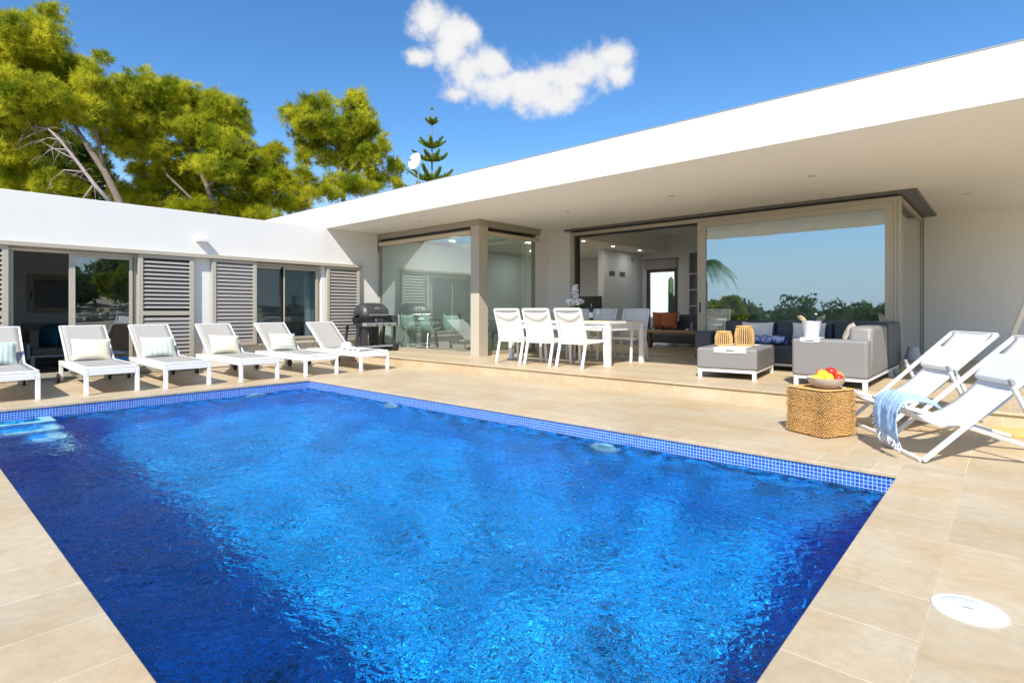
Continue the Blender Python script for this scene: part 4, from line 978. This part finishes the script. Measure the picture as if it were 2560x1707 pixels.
# towel draped on the nearest deck chair
F = Vector((-.473, 5.041)); g2 = Vector((math.cos(R(31)), math.sin(R(31)))); l2 = Vector((-g2.y, g2.x))
def loc3(a, c, z): p = F + g2 * a + l2 * c; return (p.x, p.y, z)
P = []
pathp = [(.13, .375), (.09, .395), (.04, .41), (-.02, .428), (-.09, .440), (-.125, .428), (-.15, .37), (-.155, .29), (-.15, .20), (-.14, .12)]
nW = 22
for i, (a, z) in enumerate(pathp):
    row = []
    for j in range(nW):
        q = j / (nW - 1); hang = max(0, i - 5) / 4
        c = (.02 + .26 * q if i < 3 else .02 + (.26 + .03 * i) * q * (1 - .45 * hang)) + .06 * hang
        fold = .012 * math.sin(q * 13 + .5 * i) * (.3 + hang) + .008 * math.sin(q * 43 + i)
        row.append(loc3(a - (fold if i >= 5 else 0), c, z + (abs(fold) * 2.2 + .012 + .03 * math.sin(math.pi * q) if i < 5 else 0) + .055 * hang * math.sin(q * 3.1)))
    P.append(row)
t = thing('draped_towel', 'pale blue fringed towel hanging over the front of the nearest deck chair', 'towel', (0, 0, 0))
b = MB(); b.grid(P); b.build('cloth', m_towel, t, smooth='all', solid=.007)
b = MB()
for j in range(nW - 1):
    for k in (0, .5):
        p = Vector(P[-1][j]).lerp(Vector(P[-1][j + 1]), k); dz = rng.uniform(.05, .075)
        b.tube([p, p + Vector((rng.uniform(-.01, .01), rng.uniform(-.01, .01), -dz * .5)), p + Vector((rng.uniform(-.015, .015), rng.uniform(-.015, .015), -dz * .85))], [.005, .004, .006], 5)
for i in range(5, 10):
    for k in (0, .33, .66):
        p = Vector(P[i - 1][-1]).lerp(Vector(P[i][-1]), k); b.tube([p, p + Vector((-.02 + rng.uniform(-.012, .012), .02, -.03))], [.006, .008], 5)
b.build('fringe', m_fringe, t, smooth='all')
# straw mat lying behind
t = thing('straw_mat', 'round golden straw mat with a fringed rim on the deck behind the deck chairs', 'mat', (.19, 6.95, 0))
b = MB(); b.lathe((0, 0, 0), [(0, .045), (.15, .042), (.30, .03), (.36, .012), (.37, .0)], 40, cap=False); b.build('weave', m_straw, t, smooth=True)
b = MB()
for k in range(110):
    a = 2 * math.pi * k / 110; b.tube([(.36 * cs(a), .36 * sn(a), .012), (.39 * cs(a + .02), .39 * sn(a + .02), .012), (.42 * cs(a + .03), .42 * sn(a - .02), .004)], [.006, .005, .003], 4)
b.build('fringe', m_straw, t)
# skimmer lid
t = thing('skimmer_lid', 'round white plastic pool skimmer lid set in the paving', 'lid', (-.113, 2.68, 0))
b = MB(); b.lathe((0, 0, 0), [(0, .0065), (.098, .0065), (.101, .0045), (.104, .0065), (.113, .0055), (.115, .0005)], 64, cap=False); b.build('disc', M('white_plastic', (.80, .80, .76), .4, var=.05, scale=40), t, smooth=True)
b = MB()
for a in (0, .5): b.box(-.018, .012, -.003 + .006 * a, .003, .0067, .0105)
b.build('slot', m_greypl, t, bevel=.001)

# ------------------------------------------------------------------ indoor furniture glimpsed through the openings
t = thing('indoor_sofa', 'dark blue-grey sofa inside the living room seen through the open doorway', 'sofa', (-6.3, 14.3, T))
cushion_box('seat', -1.2, 1.6, -.42, .1, .08, .33, m_sofa_d, t); cushion_box('backrest', -1.2, -.5, .11, .35, .1, .66, m_sofa_d, t)
cushion_box('backrest', -.45, 1.6, .11, .35, .1, .84, m_sofa_d, t)
o = pil((-6.90, 14.18, .85), (R(76), 0, R(-4)), .52, .46, .16, m_orange, 'terracotta cushion in front on the indoor sofa', 'cushion', 'terracotta cushions on the indoor sofa')
o = pil((-7.22, 14.30, .86), (R(76), R(0), R(22)), .46, .46, .16, m_orange, 'terracotta cushion behind, half hidden by the other cushion', 'cushion', 'terracotta cushions on the indoor sofa')
t = thing('coffee_table', 'rustic wooden bench table in front of the indoor sofa', 'table', (-6.1, 13.0, T))
b = MB(); b.box(-.95, 1.3, -.22, .22, .39, .455); b.build('table_top', m_wood, t, bevel=.01)
for x in (-.75, 1.0):
    b = MB(); b.lathe((x, 0, 0), [(.05, 0), (.05, .05), (.07, .14), (.05, .22), (.03, .3), (.06, .389)], 14); b.build('leg', M('dark_turned_wood', (.1, .05, .03), .5), t, smooth=True)
for i, (x, r_, h, mt, lb) in enumerate([(-.72, .025, .08, m_wood, 'small wooden figure at the left of the indoor coffee table'), (-.42, .04, .12, m_black, 'black candle holder on the indoor coffee table'), (.35, .035, .2, m_greypl, 'tall lantern on the indoor coffee table')]):
    b = MB(); b.lathe((0, 0, 0), [(0, 0), (r_, 0), (r_ * .8, h * .5), (r_, h * .8), (r_ * .4, h), (0, h)], 14, cap=False); o = b.build('table_ornament', mt, smooth=True); o.location = (-6.1 + x, 13.0, T + .456); tag(o, lb, 'ornament')
b = MB(); b.lathe((0, 0, 0), [(0, 0), (.075, 0), (.08, .006), (.03, .008), (.04, .05), (.036, .05), (.02, .012), (0, .012)], 18, cap=False); o = b.build('coffee_cup', m_wframe, smooth=True); o.location = (-5.85, 12.97, T + .456); tag(o, 'white cup and saucer on the indoor coffee table', 'cup')
t = thing('television', 'black flat screen on a low cabinet indoors behind the flower vase', 'television', (-9.05, 13.5, T))
b = MB(); b.box(-.36, .42, -.02, .02, .98, 1.36); b.build('screen', m_black, t, bevel=.005)
b = MB(); b.box(-.5, .5, -.2, .2, 0, .93).box(-.05, .05, -.02, .02, .9305, .98); b.build('cabinet', m_inner, t)
for (x, y, h, r_, lb) in ((-8.66, 17.9, 2.3, .085, 'taller columnar cactus in the patio behind the back door'), (-8.50, 17.8, 1.62, .10, 'shorter columnar cactus in the patio behind the back door')):
    b = MB(); P = []
    for i in range(20):
        q = i / 19; rr = r_ * (1 if q < .93 else math.sqrt(max(0, 1 - ((q - .93) / .07) ** 2)) + .02) * (1 + .04 * math.sin(i))
        P.append([(rr * (1 + .10 * math.cos(k * math.pi)) * math.cos(2 * math.pi * k / 20), rr * (1 + .10 * math.cos(k * math.pi)) * math.sin(2 * math.pi * k / 20), h * q) for k in range(21)])
    b.grid(P); o = b.build('cactus', m_cactus, smooth='all'); o.location = (x, y, 0); tag(o, lb, 'cactus', 'columnar cacti in the back patio')
t = thing('bedroom_sofa', 'beige sofa with a white frame inside the open bedroom', 'sofa', (-13.6, 2.1, .02))
b = MB(); b.box(-1.0, .1, -.32, 1.2, .22, .26).box(-1.0, -.95, -.32, -.27, 0, .2199).box(.03, .09, -.31, -.25, 0, .2199).box(-1.02, .1, -.36, -.322, .2, .48); b.build('frame', m_wframe, t, bevel=.005)
cushion_box('seat', -.95, .05, -.29, 1.15, .262, .38, m_beigef, t); cushion_box('backrest', -1.15, -.97, -.29, 1.15, .30, .84, m_beigef, t); cushion_box('armrest', -.9, -.1, -.30, -.16, .381, .72, m_beigef, t)
pil((-14.35, 2.4, .66), (R(75), 0, R(90)), .5, .42, .16, m_teal, 'deep blue cushion on the bedroom sofa, left one', 'cushion', 'blue cushions on the bedroom sofa')
pil((-14.1, 2.15, .62), (R(75), 0, R(30)), .5, .42, .16, m_teal, 'deep blue cushion on the bedroom sofa, leaning on its arm', 'cushion', 'blue cushions on the bedroom sofa')
def shell_chair():
    t = thing('shell_chair', 'x', 'chair', (0, 0, 0), 0, 'pale shell chairs inside the glass corner')
    P = []
    for i in range(11):
        q = i / 10; y = .22 - .42 * min(1, q * 1.6) - .10 * max(0, q - .6); z = .44 - .02 * math.sin(q * 5) + .40 * max(0, q - .5) ** 1.1 * 2.0
        w_ = .23 * (1 - .12 * max(0, q - .8) * 5)
        P.append([(x * w_, y + .10 * x * x * (1 if q > .4 else 0), z + .13 * x ** 4 * (1 - q * .6)) for x in np.linspace(-1, 1, 11)])
    b = MB(); b.grid(P); b.build('shell', m_shell, t, smooth='all', solid=.01)
    for sx in (-1, 1):
        for sy in (-1, 1):
            b = MB(); b.tube([(sx * .08, sy * .08, .42), (sx * .22, sy * .20, 0)], .009, 6); b.build('leg', m_steel, t, smooth=True)
    b = MB(); b.tube([(-.2, .18, .06), (.08, -.08, .40)], .005, 5).tube([(.2, .18, .06), (-.08, -.08, .40)], .005, 5); b.build('brace', m_steel, t)
    return t
S0 = shell_chair()
for i, (x, y, a, lb) in enumerate([(-11.0, 8.62, 10, 'pale shell chair at the left inside the glass corner'), (-10.3, 8.6, -8, 'pale shell chair in the middle inside the glass corner'), (-9.45, 8.62, 25, 'pale shell chair next to the column inside the glass corner'), (-8.95, 9.6, 90, 'pale shell chair behind the right pane of the glass corner')]):
    o = S0 if i == 0 else dup(S0, (x, y, T))
    o.location = (x, y, T); o.rotation_euler = (0, 0, R(a)); o['label'] = lb
t = thing('indoor_table', 'white dining table inside the glass corner', 'table', (-10.1, 9.9, T))
b = MB(); b.box(-1.1, 1.1, -.5, .5, .70, .74); b.build('table_top', m_wframe, t, bevel=.005)
for sx in (-1, 1):
    for sy in (-1, 1):
        b = MB(); b.box(sx * 1.04 - .03, sx * 1.04 + .03, sy * .44 - .03, sy * .44 + .03, 0, .6999); b.build('leg', m_wframe, t)

# ------------------------------------------------------------------ trees
def at(px, py, d):
    r = Vector((math.cos(R(41.7)), math.sin(R(41.7)), 0)); f = Vector((-math.sin(R(41.7)), math.cos(R(41.7)), 0))
    return f * d + r * ((px - 1280) / 1396.6 * d) + Vector((0, 0, 1.11 + (777.2 - py) / 1396.6 * d))
def crown(blobs, leaf=(.205, .018), clump=.42, dens=1.0, up=.6, nb=13, tuft_r=.5):
    """blobs: list of (center, rx, rz). Leaf-sized blades in tufts, tufts in clumps on each blob's shell"""
    VS = []
    for (c, rx, rz) in blobs:
        c = np.array(c); area = rx * rz
        ncl = max(6, int(15 * dens * area / (clump ** 2)))
        d = rng.normal(size=(ncl, 3)); d /= np.linalg.norm(d, axis=1)[:, None]
        rad = rng.uniform(.45, 1.05, ncl)[:, None]
        cc_ = c + d * rad * np.array([rx, rx, rz])
        nt_ = 13
        # tufts on each clump's shell, biased upwards
        dd = rng.normal(size=(ncl, nt_, 3)); dd[..., 2] += up; dd /= np.linalg.norm(dd, axis=2)[..., None]
        cr_ = clump * rng.uniform(.5, 1.15, (ncl, 1, 1))
        tp = cc_[:, None, :] + dd * cr_ * rng.uniform(.35, 1, (ncl, nt_, 1)) * np.array([1, 1, .72])
        tp = tp.reshape(-1, 3); out = dd.reshape(-1, 3)
        n = len(tp)
        bd = out[:, None, :] * .75 + rng.normal(size=(n, nb, 3)) * .55; bd[..., 2] += .25
        bd /= np.linalg.norm(bd, axis=2)[..., None]
        side = np.cross(bd, rng.normal(size=(n, nb, 3))); side /= np.linalg.norm(side, axis=2)[..., None] + 1e-9
        Ln = leaf[0] * rng.uniform(.6, 1.2, (n, nb, 1)); Wd = leaf[1] * rng.uniform(.7, 1.3, (n, nb, 1))
        base = tp[:, None, :] + rng.normal(size=(n, nb, 3)) * .03
        p0 = base - side * Wd * .5; p1 = base + side * Wd * .5; p2 = base + bd * Ln + side * Wd * .18; p3 = base + bd * Ln - side * Wd * .18
        VS.append(np.stack([p0, p1, p2, p3], 2).reshape(-1, 3))
    V = np.concatenate(VS); F = np.arange(len(V)).reshape(-1, 4)
    return V, F
def tree(name, label, cat, base, blobs, trunks, mat, bark=m_bark, group=None, **kw):
    t = thing(name, label, cat, base, 0, group); b0 = Vector(base)
    V, F = crown([(Vector(c) - b0, rx, rz) for c, rx, rz in blobs], **kw)
    np_mesh('crown', V, F, mat, t)
    b = MB()
    for pts, r0, r1 in trunks:
        pts = [Vector(p) - b0 for p in pts]; n = len(pts); b.tube(pts, [r0 + (r1 - r0) * i / (n - 1) for i in range(n)], 9)
    b.build('trunk', bark, t, smooth='all')
    return t
def px_blobs(lst, d, jit=.8): return [(at(x, y, d + rng.uniform(-jit, jit)), rx / 1396.6 * d, ry / 1396.6 * d) for x, y, rx, ry in lst]
G1 = 'Aleppo pines behind the bedroom wing'
d = 22
b0 = at(330, 700, d); b0.z = -.1
tr = [([b0, at(300, 505, d), at(262, 430, d), at(225, 375, d), at(190, 320, d), at(170, 230, d)], .17, .05), ([at(262, 430, d), at(240, 330, d), at(230, 260, d)], .08, .03)]
t1 = tree('pine_tree', 'tallest pine at the left with a leaning bare trunk, above the bedroom wing', 'pine', b0,
     px_blobs([(55, 85, 62, 48), (128, 42, 22, 26), (120, 105, 40, 40), (15, 150, 70, 60), (90, 185, 90, 55), (180, 190, 62, 48), (228, 215, 34, 42), (20, 250, 95, 60), (140, 260, 95, 50), (220, 285, 35, 34), (60, 320, 95, 42), (20, 385, 60, 40), (60, 440, 75, 34), (150, 462, 60, 24), (10, 470, 70, 30), (250, 150, 12, 16)], d, 1.1), tr, m_pine, group=G1, clump=.34, dens=.85)
b = MB()
br_ = [[(275, 505), (235, 460), (190, 400), (150, 350), (120, 322), (70, 315)], [(190, 400), (150, 380), (100, 352)], [(210, 430), (160, 425), (125, 455)], [(170, 375), (130, 372), (105, 390)], [(235, 460), (205, 500), (190, 520)], [(150, 350), (120, 345), (85, 360)], [(120, 322), (95, 330), (60, 345)]]
for q in br_:
    pts = [at(x, y, d - .9) - b0 for x, y in q]; r0 = .085 if len(q) > 4 else .035; b.tube(pts, [r0 * (1 - .75 * i / (len(pts) - 1)) for i in range(len(pts))], 7)
for k in range(60):
    q = br_[rng.integers(0, 7)]; j = rng.integers(0, len(q)); p = at(q[j][0], q[j][1], d - .9) - b0; e1 = Vector(rng.normal(size=3)) * .22; b.tube([p, p + e1, p + e1 * 1.8 + Vector((0, 0, -.1))], [.012, .009, .004], 4)
b.build('dead_branches', m_deadbark, t1, smooth='all')
d = 24.5; b0 = at(560, 700, d); b0.z = -.1
tr = [([b0, at(545, 560, d), at(520, 470, d), at(480, 380, d), at(440, 300, d)], .16, .05), ([at(520, 470, d), at(580, 400, d), at(600, 330, d)], .08, .03), ([at(545, 560, d), at(420, 440, d), at(360, 350, d)], .07, .03)]
tree('pine_tree', 'broad round-headed pine in the middle of the group behind the bedroom wing', 'pine', b0,
     px_blobs([(315, 225, 45, 32), (375, 232, 70, 40), (440, 250, 60, 45), (505, 262, 55, 42), (555, 275, 48, 38), (590, 310, 36, 44), (300, 285, 62, 46), (390, 300, 95, 50), (490, 330, 90, 50), (570, 370, 60, 42), (280, 350, 34, 36), (340, 370, 66, 36), (440, 395, 80, 32), (540, 420, 60, 30)], d, 1.3), tr, m_pine, group=G1, clump=.36, dens=.85)
d = 26; b0 = at(640, 720, d); b0.z = -.1
tr = [([b0, at(640, 600, d), at(600, 520, d), at(540, 470, d)], .13, .04), ([at(640, 600, d), at(690, 500, d), at(720, 460, d)], .08, .03), ([at(600, 520, d), at(470, 500, d), at(400, 470, d)], .05, .02)]
tree('pine_tree', 'low spreading yellowish pine just above the parapet, below the broad pine', 'pine', b0,
     px_blobs([(375, 440, 56, 26), (440, 435, 60, 24), (350, 480, 40, 24), (440, 480, 66, 28), (520, 470, 60, 32), (590, 440, 60, 36), (650, 400, 40, 30), (690, 385, 26, 22), (650, 460, 60, 36), (700, 440, 34, 30), (600, 510, 70, 24), (700, 500, 60, 30), (770, 475, 50, 22), (810, 490, 45, 16), (760, 440, 22, 20), (420, 520, 70, 22), (500, 528, 70, 24), (580, 535, 60, 20), (650, 540, 50, 16), (330, 505, 36, 18), (300, 480, 26, 20), (740, 520, 50, 14)], d, 1.2), tr, m_pine_b, group=G1, clump=.40, dens=.95)
d = 30; b0 = at(860, 680, d); b0.z = -.1
tr = [([b0, at(858, 500, d), at(850, 400, d), at(830, 320, d)], .16, .05), ([at(855, 450, d), at(900, 400, d), at(930, 380, d)], .07, .03), ([at(856, 480, d), at(930, 455, d), at(985, 430, d)], .07, .02)]
tree('pine_tree', 'separate upright pine with clumped crown standing right of the gap of sky', 'pine', b0,
     px_blobs([(775, 262, 20, 26), (810, 268, 24, 32), (735, 292, 28, 26), (780, 310, 45, 34), (885, 262, 32, 34), (900, 300, 36, 34), (840, 330, 50, 40), (770, 355, 42, 34), (760, 395, 22, 22), (890, 350, 45, 38), (880, 400, 40, 40), (930, 330, 18, 22), (925, 395, 24, 30), (960, 355, 15, 16), (955, 380, 14, 16), (820, 400, 34, 22), (985, 425, 18, 26), (940, 445, 36, 20), (860, 460, 60, 16), (990, 462, 20, 14), (900, 470, 60, 16)], d, .9), tr, m_pine, group=G1, clump=.40, dens=1.05)
# back-row foliage to close the low band
d = 33; b0 = at(180, 700, d); b0.z = -.1
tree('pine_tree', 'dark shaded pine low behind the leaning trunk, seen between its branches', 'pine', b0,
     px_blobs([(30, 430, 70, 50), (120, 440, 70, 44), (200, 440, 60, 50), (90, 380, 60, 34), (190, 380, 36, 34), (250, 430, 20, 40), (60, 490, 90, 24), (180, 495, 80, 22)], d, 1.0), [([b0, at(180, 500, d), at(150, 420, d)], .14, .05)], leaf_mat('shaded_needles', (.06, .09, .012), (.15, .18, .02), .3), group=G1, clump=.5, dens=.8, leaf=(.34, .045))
# Norfolk pine
d = 34; b0 = at(1080, 700, d); b0.z = -.1; tp = at(1080, 268, d) - b0
t = thing('norfolk_pine', 'slim symmetrical pine with tiers of upswept branches rising behind the roof', 'pine', b0)
b = MB(); b.tube([(0, 0, 0), (0, 0, tp.z * .6), tp], [.12, .07, .015], 8); b.build('trunk', m_bark, t, smooth='all')
VS = []
for (py, rp, n_, rise) in ((272, 3, 4, .6), (300, 17, 6, .75), (352, 34, 7, .55), (385, 44, 7, .40), (428, 58, 8, .42), (470, 66, 8, .30), (520, 74, 8, .25), (570, 80, 8, .2)):
    z = (at(1080, py, d) - b0).z; rr = rp / 1396.6 * d
    for k in range(n_):
        a = 2 * math.pi * k / n_ + py * .37; dirn = np.array([math.cos(a), math.sin(a), rise]) ; Lb = rr * rng.uniform(.85, 1.1)
        m_ = max(6, int(Lb / .035)); s_t = np.linspace(.08, 1, m_)
        pos = np.array([0, 0, z - rr * rise]) + dirn[None, :] * (s_t[:, None] * Lb); pos[:, 2] += -.12 * Lb * np.sin(s_t * 3.14)
        perp = np.array([-math.sin(a), math.cos(a), 0])
        for q in range(7):
            ph = rng.uniform(-1, 1, m_)[:, None]; upv = rng.uniform(.1, 1, m_)[:, None]
            tip = pos + (perp * ph + np.array([0, 0, 1]) * upv + dirn * .3) * (.27 * (1.05 - s_t[:, None] * .6)) * min(1, Lb * 1.5 + .25)
            sd = np.cross(tip - pos, rng.normal(size=(m_, 3))); sd /= np.linalg.norm(sd, axis=1)[:, None] + 1e-9; sd *= .04
            VS.append(np.stack([pos - sd, pos + sd, tip + sd * .5, tip - sd * .5], 1).reshape(-1, 3))
V = np.concatenate(VS); np_mesh('crown', V, np.arange(len(V)).reshape(-1, 4), m_nor, t)

# surroundings behind the camera, seen in the window panes
t = thing('palm_tree', 'palm tree with drooping fronds south of the pool, reflected in the big window', 'palm', (-12.7, -9.0, -.6))
b = MB(); b.tube([(0, 0, 0), (.1, 0, 2.0), (.0, .1, 4.4)], [.2, .15, .12], 10); b.build('trunk', m_bark, t, smooth='all')
b = MB()
for k in range(22):
    a = k * 2.4; el = rng.uniform(.1, 1.2); pts = []
    for i in range(12):
        q = i / 11; pts.append(Vector((math.cos(a) * (q * 1.9) * math.cos(el * .6), math.sin(a) * q * 1.9 * math.cos(el * .6), 4.4 + math.sin(el) * q * 1.2 - 1.7 * q * q)))
    for i in range(11):
        p, q2 = pts[i], pts[i + 1]; dv = (q2 - p).normalized(); sd = dv.cross(Vector((0, 0, 1))).normalized()
        for m_ in (0, .5):
            pp = p.lerp(q2, m_)
            for s in (-1, 1):
                w_ = .42 * math.sin(math.pi * min(.95, (i + m_ + 1) / 12.5)); e2 = pp + sd * s * w_ + dv * .18 - Vector((0, 0, .18)); b.add([pp, pp + dv * .06, e2], [(0, 1, 2)])
b.build('fronds', m_palm, t)
def round_tree(x, y, zb, h, r, mat, lb, grp):
    bl = [((x + rng.uniform(-.6, .6) * r, y + rng.uniform(-.6, .6) * r, zb + h - r * .55 + rng.uniform(-.4, .4) * r), r * rng.uniform(.45, .7), r * rng.uniform(.4, .6)) for _ in range(7)]
    tree('garden_tree', lb, 'tree', (x, y, zb), bl, [([(x, y, zb), (x + .1, y, zb + h * .5), (x, y, zb + h - r * .5)], .14, .06)], mat, group=grp, clump=max(.35, r * .25), dens=.55, leaf=(.3, .14), nb=5)
G2 = 'garden trees south of the pool, seen as reflections'
for i, (x, y, zb, h, r, mt, lb) in enumerate([(-13.5, -12, -1.6, 3.0, 1.5, m_leafy, 'yellow-green shrubby tree beside the palm'), (-22, -40, -4.6, 5.8, 3.4, m_leafd, 'dark bushy tree far left in the window reflection'),
                   (-18.2, -52, -4.6, 6.3, 3.6, m_leafd, 'tall dark tree in the reflected treeline'), (-14.5, -48, -4.6, 5.4, 3.6, m_leafd, 'wide dark tree in the middle of the reflected treeline'), (-10.8, -46, -4.6, 5.2, 3.0, m_leafd, 'lower dark tree right of the middle in the reflected treeline'),
                   (-7.5, -44, -4.6, 5.9, 3.0, m_leafd, 'rounded dark tree toward the right of the reflected treeline'), (-4.2, -36, -4.6, 5.7, 2.4, m_leafd, 'dark tree at the right end of the reflected treeline'), (-25.5, -36, -4.6, 5.9, 3.0, m_leafd, 'dark tree beside the white neighbour house'), (-25, -50, -4.6, 5.4, 3.2, m_leafd, 'dark tree behind the neighbour house corner'), (-21.5, -54, -4.6, 5.2, 3.2, m_leafd, 'second dark tree from the left in the reflected treeline'), (-16.4, -44, -4.6, 5.2, 2.6, m_leafd, 'low dark tree filling the middle of the reflected treeline'), (-12.6, -53, -4.6, 5.4, 3.2, m_leafd, 'dark tree behind the lower ones right of the middle'), (-28, -46, -4.6, 5.8, 2.8, m_leafd, 'dark tree at the left end of the reflected treeline'),
                   (-1.0, -30, -4.6, 6.6, 2.2, m_leafd, 'tall narrow dark tree at the far right of the treeline')]):
    round_tree(x, y, zb, h, r, mt, lb, G2)
G3 = 'garden trees east of the pool, seen in the bedroom glass'
for (x, y, zb, h, r, mt, lb) in ((26, 8.5, .4, 3.9, 2.0, m_leafd, 'bushy dark tree left in the bedroom glass reflection'), (27, 12.6, .4, 4.6, 2.2, m_leafd, 'large dark tree right in the bedroom glass reflection'), (20, 10.6, .6, 3.0, 1.7, m_leafy, 'light green bush in the middle of the east garden'), (17, 7.0, .6, 2.4, 1.3, m_leafd, 'small round bush nearest the stone wall'), (30, 17.5, .4, 5, 2.6, m_leafd, 'tree at the far end of the east garden')):
    round_tree(x, y, zb, h, r, mt, lb, G3)
b = MB()
for k in range(420):
    yy = rng.uniform(-2, 22); row = rng.integers(0, 3); s = rng.uniform(.12, .26)
    c = (13.5 + rng.uniform(-.15, .15), yy, .45 + row * .22); b.ball(c, s, 5, (1, rng.uniform(.9, 1.6), .6))
tag(b.build('stone_wall', m_rock), 'low dry-stone wall in the garden east of the pool', 'wall')
b = MB()
for k in range(420):
    yy = rng.uniform(0, 24); row = rng.integers(0, 3); s = rng.uniform(.12, .26)
    b.ball((17.8 + rng.uniform(-.15, .15), yy, .95 + row * .24), s, 5, (1, rng.uniform(.9, 1.6), .6))
tag(b.build('stone_wall', m_rock), 'second, higher dry-stone wall further back in the east garden', 'wall')
# neighbour house
t = thing('neighbour_house', 'white neighbour house with a rounded roof beyond the garden, reflected in the window', 'house', (-31, -44, -4.6))
b = MB(); b.prism([(-4, 0), (4, 0), (4, 4.2), (3, 5.6), (1.2, 6.3), (-1.2, 6.3), (-3, 5.6), (-4, 4.2)], 'y', -4, 4); b.build('wall', m_white, t)
for x in (-1.8, 1.8):
    b = MB(); b.box(x - .5, x + .5, 4.001, 4.05, 4.0, 5.1); b.build('window', m_dark, t)
